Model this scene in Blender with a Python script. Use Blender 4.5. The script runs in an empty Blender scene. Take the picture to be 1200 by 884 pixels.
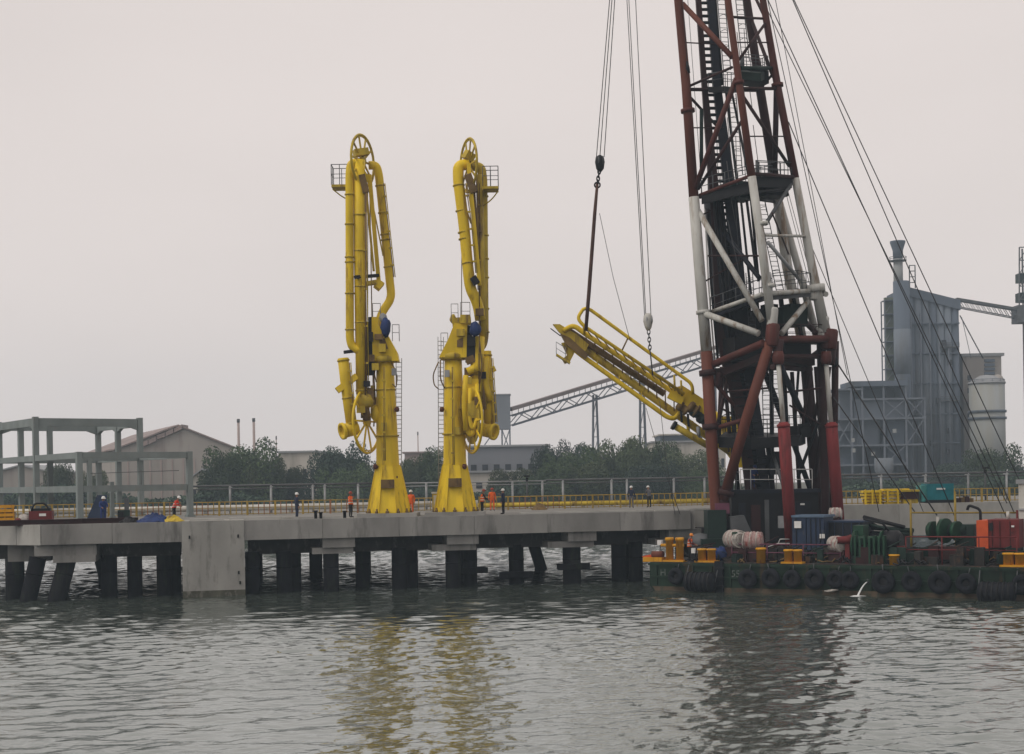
import bpy, math, random
import numpy as np
from mathutils import Vector, Matrix
random.seed(11)
rng = np.random.default_rng(7)
scene = bpy.context.scene
COL = scene.collection
PI = math.pi

# ------------------------------------------------------------------ camera
F = 1700.0 / 1200.0          # focal length as a fraction of the picture width
CAMZ = 7.6                   # metres above the water
ROLL = math.radians(1.0)
HOR = 563.0                  # horizon row at the picture's middle (of 884)
cam_data = bpy.data.cameras.new('camera')
cam_data.sensor_width = 36.0
cam_data.lens = 36.0 * F
cam_data.shift_y = (HOR - 442.0) / 1200.0
cam_data.clip_start = 0.5
cam_data.clip_end = 8000.0
cam = bpy.data.objects.new('camera', cam_data)
cam.location = (0, 0, CAMZ)
cam.rotation_euler = (PI / 2, ROLL, 0)
COL.objects.link(cam)
scene.camera = cam

# ------------------------------------------------------------------ sky and sun
SUN_EL, SUN_AZ = math.radians(48), math.radians(-118)   # azimuth from +Y, negative = left
world = bpy.data.worlds.new('World')
scene.world = world
world.use_nodes = True
wn, wl = world.node_tree.nodes, world.node_tree.links
wn.clear()
w_out = wn.new('ShaderNodeOutputWorld')
w_bg = wn.new('ShaderNodeBackground')
w_bg.inputs['Strength'].default_value = 0.10
w_sky = wn.new('ShaderNodeTexSky')
w_sky.sky_type = 'NISHITA'
w_sky.sun_disc = False
w_sky.sun_elevation = SUN_EL
w_sky.sun_rotation = SUN_AZ
w_sky.dust_density = 6.0
w_sky.air_density = 1.5
w_hsv = wn.new('ShaderNodeHueSaturation')
w_hsv.inputs['Saturation'].default_value = 0.2
w_mix = wn.new('ShaderNodeMixRGB')
w_mix.inputs['Fac'].default_value = 0.93           # an even layer of cloud over the sky
w_mix.inputs['Color2'].default_value = (7.0, 6.5, 6.35, 1)
wl.new(w_sky.outputs[0], w_hsv.inputs['Color'])
w_tc = wn.new('ShaderNodeTexCoord')
w_map = wn.new('ShaderNodeMapping'); w_map.inputs['Scale'].default_value = (1, 1, 2.6)
w_noise = wn.new('ShaderNodeTexNoise'); w_noise.inputs['Scale'].default_value = 2.2; w_noise.inputs['Detail'].default_value = 4; w_noise.inputs['Roughness'].default_value = 0.45
w_rng = wn.new('ShaderNodeMapRange'); w_rng.inputs['From Min'].default_value = 0.3; w_rng.inputs['From Max'].default_value = 0.7
w_rng.inputs['To Min'].default_value = 0.955; w_rng.inputs['To Max'].default_value = 1.045
w_cl = wn.new('ShaderNodeVectorMath'); w_cl.operation = 'SCALE'; w_cl.inputs[0].default_value = (8.05, 7.3, 7.0)
wl.new(w_tc.outputs['Generated'], w_map.inputs['Vector']); wl.new(w_map.outputs[0], w_noise.inputs['Vector'])
wl.new(w_noise.outputs['Fac'], w_rng.inputs['Value']); wl.new(w_rng.outputs[0], w_cl.inputs['Scale']); wl.new(w_cl.outputs[0], w_mix.inputs['Color2'])
wl.new(w_hsv.outputs[0], w_mix.inputs['Color1'])
wl.new(w_mix.outputs[0], w_bg.inputs['Color'])
wl.new(w_bg.outputs[0], w_out.inputs['Surface'])

sun_data = bpy.data.lights.new('sun', 'SUN')
sun_data.energy = 1.1
sun_data.angle = math.radians(25)
sun_data.color = (1.0, 0.94, 0.86)
sun = bpy.data.objects.new('sun', sun_data)
sd = Vector((math.sin(SUN_AZ) * math.cos(SUN_EL), math.cos(SUN_AZ) * math.cos(SUN_EL), math.sin(SUN_EL)))
sun.rotation_euler = (-sd).to_track_quat('-Z', 'Y').to_euler()
sun.location = (-60, -40, 120)
COL.objects.link(sun)

scene.view_settings.view_transform = 'Standard'
scene.view_settings.look = 'None'
scene.view_settings.exposure = 0.0
scene.view_settings.gamma = 1.0
scene.view_settings.use_curve_mapping = False
scene.render.engine = 'CYCLES'
scene.cycles.use_denoising = True
scene.cycles.max_bounces = 6
scene.cycles.diffuse_bounces = 3
scene.cycles.glossy_bounces = 3
scene.cycles.volume_bounces = 3
scene.cycles.transparent_max_bounces = 6
scene.cycles.caustics_reflective = False
scene.cycles.caustics_refractive = False
scene.cycles.sample_clamp_indirect = 6.0

# ------------------------------------------------------------------ measuring helpers
f_ = 1700.0
CT, ST = math.cos(ROLL), math.sin(ROLL)
def P(px, py, d):
    """world point at distance d (metres north of the observer) seen at a spot of the 1200x884 survey picture"""
    dx, dy = px - 600.0, py - HOR
    return Vector(((dx * CT - dy * ST) / f_ * d, d, CAMZ - (dx * ST + dy * CT) / f_ * d))
def Xat(px, z, d):
    dyp = (CAMZ - z) * f_ / d
    return ((px - 600.0) / CT - dyp * math.tan(ROLL)) / f_ * d
def V(*a): return Vector(a)

# ------------------------------------------------------------------ materials
def srgb(r, g, b):
    def c(u):
        u /= 255.0
        return u / 12.92 if u <= 0.04045 else ((u + 0.055) / 1.055) ** 2.4
    return (c(r), c(g), c(b))
MATS = {}
def mat(name, col, rough=0.6, metal=0.0, var=0.25, scale=1.5, streak=1.0, dirt=None, dirt_amt=0.0, dirt_scale=2.0,
        bump=0.0, bump_scale=20.0, rand=0.0, spec=0.22):
    m = bpy.data.materials.new(name)
    m.use_nodes = True
    nt = m.node_tree; N, L = nt.nodes, nt.links
    b = N['Principled BSDF']
    b.inputs['Roughness'].default_value = rough
    b.inputs['Metallic'].default_value = metal
    b.inputs['Specular IOR Level'].default_value = spec
    tc = N.new('ShaderNodeTexCoord')
    mp = N.new('ShaderNodeMapping')
    mp.inputs['Scale'].default_value = (1, 1, streak)
    L.new(tc.outputs['Object'], mp.inputs['Vector'])
    n1 = N.new('ShaderNodeTexNoise'); n1.inputs['Scale'].default_value = scale; n1.inputs['Detail'].default_value = 5
    L.new(mp.outputs[0], n1.inputs['Vector'])
    mr = N.new('ShaderNodeMapRange')
    mr.inputs['From Min'].default_value = 0.3; mr.inputs['From Max'].default_value = 0.7
    mr.inputs['To Min'].default_value = 1 - var; mr.inputs['To Max'].default_value = 1 + var
    L.new(n1.outputs['Fac'], mr.inputs['Value'])
    mul = N.new('ShaderNodeVectorMath'); mul.operation = 'SCALE'
    mul.inputs[0].default_value = col[:3]
    last = mr.outputs[0]
    if rand:
        oi = N.new('ShaderNodeObjectInfo')
        mr2 = N.new('ShaderNodeMapRange')
        mr2.inputs['To Min'].default_value = 1 - rand; mr2.inputs['To Max'].default_value = 1 + rand
        L.new(oi.outputs['Random'], mr2.inputs['Value'])
        mm = N.new('ShaderNodeMath'); mm.operation = 'MULTIPLY'
        L.new(last, mm.inputs[0]); L.new(mr2.outputs[0], mm.inputs[1]); last = mm.outputs[0]
    L.new(last, mul.inputs['Scale'])
    out = mul.outputs[0]
    if dirt:
        n2 = N.new('ShaderNodeTexNoise'); n2.inputs['Scale'].default_value = dirt_scale; n2.inputs['Detail'].default_value = 7
        n2.inputs['Roughness'].default_value = 0.65
        mp2 = N.new('ShaderNodeMapping'); mp2.inputs['Scale'].default_value = (1, 1, max(0.15, streak * 0.5)); mp2.inputs['Location'].default_value = (3.1, 7.7, 1.3)
        L.new(tc.outputs['Object'], mp2.inputs['Vector']); L.new(mp2.outputs[0], n2.inputs['Vector'])
        mr3 = N.new('ShaderNodeMapRange')
        mr3.inputs['From Min'].default_value = 0.66 - 0.3 * dirt_amt; mr3.inputs['From Max'].default_value = 0.8 - 0.3 * dirt_amt
        L.new(n2.outputs['Fac'], mr3.inputs['Value'])
        mx = N.new('ShaderNodeMixRGB'); mx.inputs['Color2'].default_value = (*dirt, 1)
        L.new(mr3.outputs[0], mx.inputs['Fac']); L.new(out, mx.inputs['Color1']); out = mx.outputs[0]
    L.new(out, b.inputs['Base Color'])
    if bump:
        n3 = N.new('ShaderNodeTexNoise'); n3.inputs['Scale'].default_value = bump_scale; n3.inputs['Detail'].default_value = 4
        bp = N.new('ShaderNodeBump'); bp.inputs['Strength'].default_value = bump; bp.inputs['Distance'].default_value = 0.05
        L.new(tc.outputs['Object'], n3.inputs['Vector']); L.new(n3.outputs['Fac'], bp.inputs['Height']); L.new(bp.outputs[0], b.inputs['Normal'])
    MATS[name] = m
    return m
RUST = (0.10, 0.035, 0.015)
m_conc = mat('concrete', (0.27, 0.265, 0.25), 0.9, var=0.22, scale=0.6, streak=0.4, dirt=(0.15, 0.147, 0.138), dirt_amt=0.42, dirt_scale=0.9, bump=0.25, bump_scale=6, rand=0.08)
m_conc_l = mat('pale_concrete', (0.38, 0.375, 0.35), 0.9, var=0.14, scale=0.8, streak=0.5, dirt=(0.28, 0.27, 0.24), dirt_amt=0.3, dirt_scale=0.9, bump=0.2, bump_scale=8, rand=0.06)
m_conc_block = mat('stained_concrete', (0.315, 0.31, 0.288), 0.92, var=0.15, scale=0.6, streak=0.5, dirt=(0.19, 0.188, 0.172), dirt_amt=0.46, dirt_scale=1.7, bump=0.3, bump_scale=5)
m_pile = mat('shaded_pile', (0.012, 0.012, 0.015), 0.9, var=0.3, scale=1.2, streak=0.4, dirt=(0.02, 0.024, 0.018), dirt_amt=0.5, bump=0.3, bump_scale=8, spec=.08)  # near-black base colour carries the slab's shade on the piles
m_under = mat('shaded_concrete', (0.05, 0.049, 0.048), 0.92, var=0.2, scale=0.8, dirt=(0.1, 0.1, 0.09), dirt_amt=0.4)  # concrete darkened in its colour for the shade below the deck
m_deck = mat('deck_concrete', (0.20, 0.195, 0.18), 0.95, var=0.18, scale=0.5, dirt=(0.22, 0.2, 0.17), dirt_amt=0.4, dirt_scale=0.6, bump=0.2, bump_scale=10)
m_frame = mat('precast_frame', (0.205, 0.235, 0.232), 0.88, var=0.12, scale=1.0, streak=0.5, dirt=(0.2, 0.21, 0.2), dirt_amt=0.3, bump=0.15, rand=0.06)
m_yel = mat('yellow_paint', (0.72, 0.505, 0.018), 0.48, var=0.20, scale=1.0, streak=0.22, dirt=(0.26, 0.15, 0.025), dirt_amt=0.34, dirt_scale=1.6)
m_yel_d = mat('weathered_yellow_paint', (0.48, 0.35, 0.03), 0.55, var=0.22, scale=1.3, streak=0.4, dirt=(0.16, 0.10, 0.03), dirt_amt=0.45, dirt_scale=1.8)
m_yel_o = mat('orange_yellow_paint', (0.58, 0.28, 0.012), 0.5, var=0.15, scale=2.5, streak=0.5, dirt=(0.28, 0.10, 0.02), dirt_amt=0.35, dirt_scale=3)
m_olive = mat('brown_pipe_paint', (0.16, 0.10, 0.035), 0.55, var=0.3, scale=1.2, dirt=(0.07, 0.04, 0.02), dirt_amt=0.4)
m_rail_y = mat('rail_yellow', (0.34, 0.235, 0.05), 0.6, var=0.25, scale=0.8, rand=0.15)
m_rail_o = mat('rail_rust_orange', (0.28, 0.13, 0.06), 0.65, var=0.3, scale=0.8, rand=0.2)
m_red = mat('rust_red_paint', (0.088, 0.024, 0.019), 0.62, var=0.3, scale=0.9, streak=0.25, dirt=(0.06, 0.028, 0.02), dirt_amt=0.4, dirt_scale=1.2)
m_red_o = mat('orange_brown_paint', (0.125, 0.038, 0.024), 0.6, var=0.25, scale=0.9, streak=0.25, dirt=(0.12, 0.04, 0.02), dirt_amt=0.35, dirt_scale=1.2)
m_red_d = mat('dark_red_paint', (0.036, 0.013, 0.013), 0.65, var=0.3, scale=0.9, streak=0.3, dirt=(0.03, 0.018, 0.015), dirt_amt=0.4)
m_cyl = mat('bright_red_cylinder', (0.18, 0.027, 0.028), 0.65, var=0.25, scale=1.2, streak=0.25, dirt=(0.07, 0.022, 0.02), dirt_amt=0.42, dirt_scale=1.4)
m_white = mat('weathered_white_paint', (0.47, 0.47, 0.44), 0.6, var=0.12, scale=1.4, streak=0.3, dirt=(0.22, 0.16, 0.11), dirt_amt=0.5, dirt_scale=1.9)
m_black = mat('grease_black', (0.009, 0.009, 0.011), 0.55, var=0.35, scale=1.0)
m_blk_b = mat('blue_black', (0.010, 0.012, 0.020), 0.5, var=0.35, scale=1.0, dirt=(0.022, 0.02, 0.018), dirt_amt=0.25)
m_dgreen = mat('dark_green_steel', (0.010, 0.024, 0.019), 0.6, var=0.3, scale=1.0)
m_cable = mat('steel_rope', (0.055, 0.055, 0.058), 0.6, var=0.1)
m_cable_l = mat('galvanised_rope', (0.16, 0.16, 0.16), 0.5, var=0.1)
m_hull = mat('hull_green', (0.010, 0.025, 0.015), 0.55, var=0.4, scale=0.8, streak=0.3, dirt=(0.075, 0.04, 0.022), dirt_amt=0.35, dirt_scale=1.0)
m_boot = mat('hull_waterline', (0.10, 0.075, 0.05), 0.8, var=0.35, scale=0.9, dirt=(0.05, 0.06, 0.045), dirt_amt=0.5)
m_bdeck = mat('barge_deck', (0.03, 0.028, 0.026), 0.85, var=0.35, scale=0.7, dirt=(0.11, 0.055, 0.03), dirt_amt=0.4)
m_tyre = mat('tyre_rubber', (0.008, 0.009, 0.013), 0.8, var=0.3, scale=2.0)
m_wood = mat('plank', (0.20, 0.14, 0.08), 0.85, var=0.3, scale=1.5)
m_blue = mat('blue_sheet', (0.016, 0.034, 0.12), 0.6, var=0.3, scale=2.5)
m_navy = mat('navy_box', (0.020, 0.034, 0.070), 0.55, var=0.25, scale=1.2, dirt=(0.05, 0.05, 0.06), dirt_amt=0.35)
m_teal = mat('teal_cover', (0.012, 0.16, 0.19), 0.5, var=0.2, scale=1.5)
m_orange = mat('orange_red_box', (0.52, 0.085, 0.025), 0.55, var=0.15, scale=1.5, dirt=(0.2, 0.05, 0.02), dirt_amt=0.3)
m_dred = mat('oxide_red', (0.13, 0.019, 0.019), 0.6, var=0.25, scale=1.2, dirt=(0.06, 0.02, 0.02), dirt_amt=0.35)
m_plum = mat('plum_rail', (0.13, 0.045, 0.075), 0.6, var=0.3, scale=1.5)
m_wgreen = mat('winch_green', (0.012, 0.05, 0.026), 0.5, var=0.35, scale=1.5, dirt=(0.02, 0.03, 0.02), dirt_amt=0.4)
m_rope_w = mat('white_rope', (0.40, 0.375, 0.345), 0.9, var=0.35, scale=5, dirt=(0.25, 0.2, 0.17), dirt_amt=0.35, dirt_scale=6, bump=0.5, bump_scale=14)
m_rope_p = mat('pink_rope', (0.36, 0.25, 0.235), 0.9, var=0.3, scale=5, dirt=(0.3, 0.05, 0.04), dirt_amt=0.4, dirt_scale=5, bump=0.5, bump_scale=14)
m_label = mat('white_print', (0.72, 0.72, 0.70), 0.7, var=0.08)
m_pipe_w = mat('white_pipe', (0.52, 0.51, 0.47), 0.6, var=0.15, scale=0.6, dirt=(0.3, 0.26, 0.2), dirt_amt=0.3)
m_galv = mat('galvanised_grey', (0.30, 0.31, 0.32), 0.55, var=0.2, scale=1.0, rand=0.15)
m_dkgrey = mat('dark_grey_steel', (0.09, 0.095, 0.10), 0.6, var=0.25, scale=1.0)
m_lamp = mat('lamp_red_brown', (0.09, 0.03, 0.02), 0.5, var=0.2)
m_wall_b = mat('beige_cladding', (0.32, 0.295, 0.27), 0.85, var=0.12, scale=0.15, streak=0.3, dirt=(0.24, 0.21, 0.19), dirt_amt=0.35, dirt_scale=0.2)
m_wall_p = mat('pinkish_cladding', (0.36, 0.29, 0.27), 0.85, var=0.12, scale=0.15)
m_wall_g = mat('grey_blue_cladding', (0.12, 0.14, 0.17), 0.8, var=0.12, scale=0.15, streak=0.3)
m_wall_w = mat('off_white_cladding', (0.52, 0.49, 0.44), 0.8, var=0.1, scale=0.15, streak=0.4, dirt=(0.35, 0.33, 0.29), dirt_amt=0.35, dirt_scale=0.15)
m_roof_r = mat('rusty_roof', (0.25, 0.205, 0.195), 0.85, var=0.25, scale=0.25, dirt=(0.32, 0.24, 0.21), dirt_amt=0.45, dirt_scale=0.3)
m_roof_g = mat('grey_roof', (0.30, 0.31, 0.32), 0.8, var=0.12, scale=0.15)
m_silo = mat('silo_concrete', (0.165, 0.192, 0.228), 0.9, var=0.2, scale=0.10, streak=0.15, dirt=(0.13, 0.135, 0.14), dirt_amt=0.45, dirt_scale=0.12)
m_silo_d = mat('dark_silo_concrete', (0.108, 0.132, 0.168), 0.9, var=0.2, scale=0.12, streak=0.15, dirt=(0.08, 0.085, 0.09), dirt_amt=0.4, dirt_scale=0.12)
m_silo_w = mat('pale_silo', (0.31, 0.325, 0.325), 0.85, var=0.12, scale=0.12, streak=0.2, dirt=(0.30, 0.30, 0.27), dirt_amt=0.4, dirt_scale=0.15)
m_window = mat('dark_opening', (0.03, 0.034, 0.04), 0.4, var=0.2)
m_truss = mat('conveyor_steel', (0.135, 0.152, 0.182), 0.6, var=0.15, scale=0.3)
m_gallery = mat('conveyor_cover', (0.20, 0.17, 0.165), 0.8, var=0.15, scale=0.2)
m_bark = mat('bark', (0.06, 0.048, 0.036), 0.95, var=0.3, scale=1.5)
m_soil = mat('bank_soil', (0.10, 0.085, 0.06), 0.95, var=0.3, scale=0.05, dirt=(0.05, 0.065, 0.03), dirt_amt=0.6, dirt_scale=0.08)
def leaf_mat(name, c1, c2):
    m = bpy.data.materials.new(name); m.use_nodes = True
    N, L = m.node_tree.nodes, m.node_tree.links
    b = N['Principled BSDF']; b.inputs['Roughness'].default_value = 0.75; b.inputs['Specular IOR Level'].default_value = 0.2
    tc = N.new('ShaderNodeTexCoord'); n = N.new('ShaderNodeTexNoise'); n.inputs['Scale'].default_value = 0.45; n.inputs['Detail'].default_value = 6
    L.new(tc.outputs['Object'], n.inputs['Vector'])
    r = N.new('ShaderNodeValToRGB'); r.color_ramp.elements[0].position = 0.35; r.color_ramp.elements[1].position = 0.65
    r.color_ramp.elements[0].color = (*c1, 1); r.color_ramp.elements[1].color = (*c2, 1)
    L.new(n.outputs['Fac'], r.inputs['Fac'])
    oi = N.new('ShaderNodeObjectInfo'); mr = N.new('ShaderNodeMapRange'); mr.inputs['To Min'].default_value = .65; mr.inputs['To Max'].default_value = 1.4
    sc = N.new('ShaderNodeVectorMath'); sc.operation = 'SCALE'
    L.new(oi.outputs['Random'], mr.inputs['Value']); L.new(mr.outputs[0], sc.inputs['Scale']); L.new(r.outputs[0], sc.inputs[0])
    L.new(sc.outputs[0], b.inputs['Base Color'])
    return m
m_leaf = [leaf_mat('foliage', (0.028, 0.050, 0.020), (0.065, 0.095, 0.036)), leaf_mat('olive_foliage', (0.034, 0.052, 0.024), (0.085, 0.100, 0.045)), leaf_mat('dark_foliage', (0.020, 0.038, 0.026), (0.044, 0.070, 0.040))]
m_skin = mat('skin', (0.28, 0.15, 0.095), 0.6, var=0.05)
m_cloth_o = mat('orange_vest', (0.75, 0.13, 0.025), 0.8, var=0.12, scale=6)
m_cloth_or = mat('red_orange_vest', (0.62, 0.055, 0.03), 0.8, var=0.12, scale=6)
m_cloth_n = mat('navy_cloth', (0.022, 0.028, 0.055), 0.9, var=0.2, scale=6)
m_cloth_b = mat('blue_coverall', (0.025, 0.045, 0.16), 0.9, var=0.2, scale=6)
m_cloth_k = mat('black_cloth', (0.018, 0.018, 0.02), 0.9, var=0.2, scale=6)
m_cloth_g = mat('grey_cloth', (0.12, 0.12, 0.13), 0.9, var=0.2, scale=6)
m_hat_w = mat('white_helmet', (0.72, 0.72, 0.70), 0.4, var=0.04)
m_hat_o = mat('orange_helmet', (0.72, 0.26, 0.05), 0.4, var=0.04)
m_hat_r = mat('red_helmet', (0.30, 0.05, 0.03), 0.4, var=0.04)
m_tape = mat('reflective_tape', (0.68, 0.68, 0.62), 0.4, var=0.04)

# ------------------------------------------------------------------ mesh builder
class B:
    def __init__(s): s.v, s.f, s.sm = [], [], []
    def _add(s, vs, fs, smooth=False):
        o = len(s.v); s.v += [tuple(p) for p in vs]
        s.f += [tuple(o + i for i in q) for q in fs]; s.sm += [smooth] * len(fs)
        return s
    def box(s, c, size, R=None):
        hx, hy, hz = size[0] / 2, size[1] / 2, size[2] / 2
        vs = [Vector((x, y, z)) for x in (-hx, hx) for y in (-hy, hy) for z in (-hz, hz)]
        if R is not None: vs = [R @ p for p in vs]
        c = Vector(c)
        return s._add([p + c for p in vs], [(0, 1, 3, 2), (4, 6, 7, 5), (0, 4, 5, 1), (2, 3, 7, 6), (0, 2, 6, 4), (1, 5, 7, 3)])
    def beam(s, p0, p1, w, h, up=(0, 0, 1)):
        p0, p1 = Vector(p0), Vector(p1); d = (p1 - p0); L = d.length; d.normalize()
        up = Vector(up)
        x = d.cross(up)
        if x.length < 1e-3: x = d.cross(Vector((0, 1, 0)))
        x.normalize(); u = x.cross(d)
        R = Matrix((x, d, u)).transposed()
        return s.box((p0 + p1) / 2, (w, L, h), R)
    def _frame(s, d):
        d = d.normalized(); a = Vector((0, 0, 1)) if abs(d.z) < 0.95 else Vector((0, 1, 0))
        x = d.cross(a).normalized(); return x, d.cross(x).normalized()
    def tube(s, p0, p1, r0, r1=None, n=10, caps=True):
        p0, p1 = Vector(p0), Vector(p1); r1 = r0 if r1 is None else r1
        x, y = s._frame(p1 - p0)
        vs = []
        for p, r in ((p0, r0), (p1, r1)):
            for k in range(n):
                a = 2 * PI * k / n; vs.append(p + (x * math.cos(a) + y * math.sin(a)) * r)
        s._add(vs, [(k, (k + 1) % n, n + (k + 1) % n, n + k) for k in range(n)], True)
        if caps:
            o = len(s.v) - 2 * n
            s.f += [tuple(o + k for k in range(n))[::-1], tuple(o + n + k for k in range(n))]; s.sm += [False, False]
        return s
    def path(s, pts, r, n=8, caps=True):
        pts = [Vector(p) for p in pts]; rs = r if isinstance(r, (list, tuple)) else [r] * len(pts)
        x = None; rings = []
        for i, p in enumerate(pts):
            t = (pts[min(i + 1, len(pts) - 1)] - pts[max(i - 1, 0)]).normalized()
            if x is None: x, _ = s._frame(t)
            x = (x - t * x.dot(t)).normalized(); y = t.cross(x)
            rings.append([p + (x * math.cos(2 * PI * k / n) + y * math.sin(2 * PI * k / n)) * rs[i] for k in range(n)])
        vs = [q for rg in rings for q in rg]
        fs = [(i * n + k, i * n + (k + 1) % n, (i + 1) * n + (k + 1) % n, (i + 1) * n + k) for i in range(len(pts) - 1) for k in range(n)]
        s._add(vs, fs, True)
        if caps:
            o = len(s.v) - len(vs); m = (len(pts) - 1) * n
            s.f += [tuple(o + k for k in range(n))[::-1], tuple(o + m + k for k in range(n))]; s.sm += [False, False]
        return s
    def lathe(s, prof, base, axis=(0, 0, 1), n=16, caps=True, phase=0.0, smooth=True):
        base = Vector(base); ax = Vector(axis).normalized(); x, y = s._frame(ax)
        vs = []
        for r, h in prof:
            for k in range(n):
                a = 2 * PI * k / n + phase; vs.append(base + ax * h + (x * math.cos(a) + y * math.sin(a)) * r)
        m = len(prof)
        s._add(vs, [(i * n + k, i * n + (k + 1) % n, (i + 1) * n + (k + 1) % n, (i + 1) * n + k) for i in range(m - 1) for k in range(n)], smooth)
        if caps:
            o = len(s.v) - m * n
            s.f += [tuple(o + k for k in range(n))[::-1], tuple(o + (m - 1) * n + k for k in range(n))]; s.sm += [False, False]
        return s
    def torus(s, c, nrm, R, r, n=28, m=6):
        c = Vector(c); x, y = s._frame(Vector(nrm)); z = Vector(nrm).normalized()
        vs = []
        for k in range(n):
            a = 2 * PI * k / n; rad = x * math.cos(a) + y * math.sin(a)
            for j in range(m):
                b = 2 * PI * j / m; vs.append(c + rad * (R + r * math.cos(b)) + z * r * math.sin(b))
        return s._add(vs, [(k * m + j, k * m + (j + 1) % m, ((k + 1) % n) * m + (j + 1) % m, ((k + 1) % n) * m + j) for k in range(n) for j in range(m)], True)
    def prism(s, poly, z0, z1):
        n = len(poly)
        vs = [(x, y, z0) for x, y in poly] + [(x, y, z1) for x, y in poly]
        return s._add(vs, [tuple(range(n))[::-1], tuple(range(n, 2 * n))] + [(k, (k + 1) % n, n + (k + 1) % n, n + k) for k in range(n)])
    def slab(s, pts, off):
        """polygon of 3-D points extruded by the vector off"""
        pts = [Vector(p) for p in pts]; off = Vector(off); n = len(pts)
        return s._add(pts + [p + off for p in pts], [tuple(range(n))[::-1], tuple(range(n, 2 * n))] + [(k, (k + 1) % n, n + (k + 1) % n, n + k) for k in range(n)])
    def blob(s, c, size, n=10, m=7, jitter=0.12, seed=0, R=None):
        r = random.Random(seed); c = Vector(c); vs = []
        for i in range(m + 1):
            th = PI * i / m
            for k in range(n):
                a = 2 * PI * k / n
                q = 1 + r.uniform(-jitter, jitter)
                p = Vector((math.sin(th) * math.cos(a) * size[0] / 2, math.sin(th) * math.sin(a) * size[1] / 2, math.cos(th) * size[2] / 2)) * q
                if R is not None: p = R @ p
                vs.append(c + p)
        return s._add(vs, [(i * n + k, (i + 1) * n + k, (i + 1) * n + (k + 1) % n, i * n + (k + 1) % n) for i in range(m) for k in range(n)], True)
    def mesh(s, name, off=(0, 0, 0), inv=None):
        me = bpy.data.meshes.new(name)
        off = Vector(off)
        vs = [tuple((inv @ Vector(p)) if inv is not None else (Vector(p) - off)) for p in s.v]
        me.from_pydata(vs, [], s.f)
        me.polygons.foreach_set('use_smooth', s.sm)
        me.update()
        return me
    def base(s):
        a = np.array(s.v); lo, hi = a.min(0), a.max(0)
        return Vector(((lo[0] + hi[0]) / 2, (lo[1] + hi[1]) / 2, lo[2]))
    def build(s, name, m, parent=None, kind=None, label=None):
        """a part (world coordinates) under parent, or a bare top-level mesh"""
        if parent is not None:
            me = s.mesh(name, inv=WM(parent).inverted())
            o = bpy.data.objects.new(name, me); o.parent = parent
        else:
            b = s.base(); me = s.mesh(name, b); o = bpy.data.objects.new(name, me); o.location = b
        me.materials.append(m)
        COL.objects.link(o)
        if kind: o['kind'] = kind
        if label: o['label'] = label
        return o
def WM(o):
    M = Matrix.LocRotScale(o.location, o.rotation_euler, o.scale)
    return WM(o.parent) @ M if o.parent is not None else M
def thing(name, label, cat, loc, rz=0.0, group=None):
    o = bpy.data.objects.new(name, None); o.empty_display_size = 0.3
    o.location = loc; o.rotation_euler = (0, 0, rz)
    COL.objects.link(o); o['label'] = label; o['category'] = cat; o['kind'] = 'thing'
    if group: o['group'] = group
    return o
def tag(o, label, cat, group=None):
    o['label'] = label; o['category'] = cat
    if group: o['group'] = group
    return o
def clone(o, parent, offset=(0, 0, 0), rz=None):
    c = o.copy(); COL.objects.link(c); c.parent = parent
    c.location = Vector(o.location) + Vector(offset)
    if rz is not None: c.rotation_euler = (0, 0, rz)
    return c
def round_path(pts, rad, k=5):
    """polyline with its inner corners rounded"""
    pts = [Vector(p) for p in pts]; out = [pts[0]]
    for i in range(1, len(pts) - 1):
        a, b, c = pts[i - 1], pts[i], pts[i + 1]
        r = min(rad, (a - b).length * 0.48, (c - b).length * 0.48)
        p, q = b + (a - b).normalized() * r, b + (c - b).normalized() * r
        for j in range(k + 1):
            t = j / k; out.append(p * (1 - t) ** 2 + b * 2 * t * (1 - t) + q * t * t)
    out.append(pts[-1]); return out
def ladder(b, p0, p1, side, w=0.4, step=0.35, r=0.025, rr=None):
    p0, p1, side = Vector(p0), Vector(p1), Vector(side).normalized() * w / 2
    b.tube(p0 - side, p1 - side, r, n=5); b.tube(p0 + side, p1 + side, r, n=5)
    n = int((p1 - p0).length / step)
    for k in range(1, n):
        q = p0.lerp(p1, k / n); b.tube(q - side, q + side, rr or r * 0.8, n=4, caps=False)
def rail(b, pts, h=1.05, r=0.03, posts=1.4, mid=True):
    """hand rail along a polyline (world points at foot level)"""
    pts = [Vector(p) for p in pts]; up = Vector((0, 0, h))
    for a, c in zip(pts[:-1], pts[1:]):
        b.tube(a + up, c + up, r, n=5)
        if mid: b.tube(a + up * 0.52, c + up * 0.52, r * 0.8, n=5)
        n = max(1, round((c - a).length / posts))
        for k in range(n + 1):
            q = a.lerp(c, k / n); b.tube(q, q + up, r, n=5)
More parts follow.
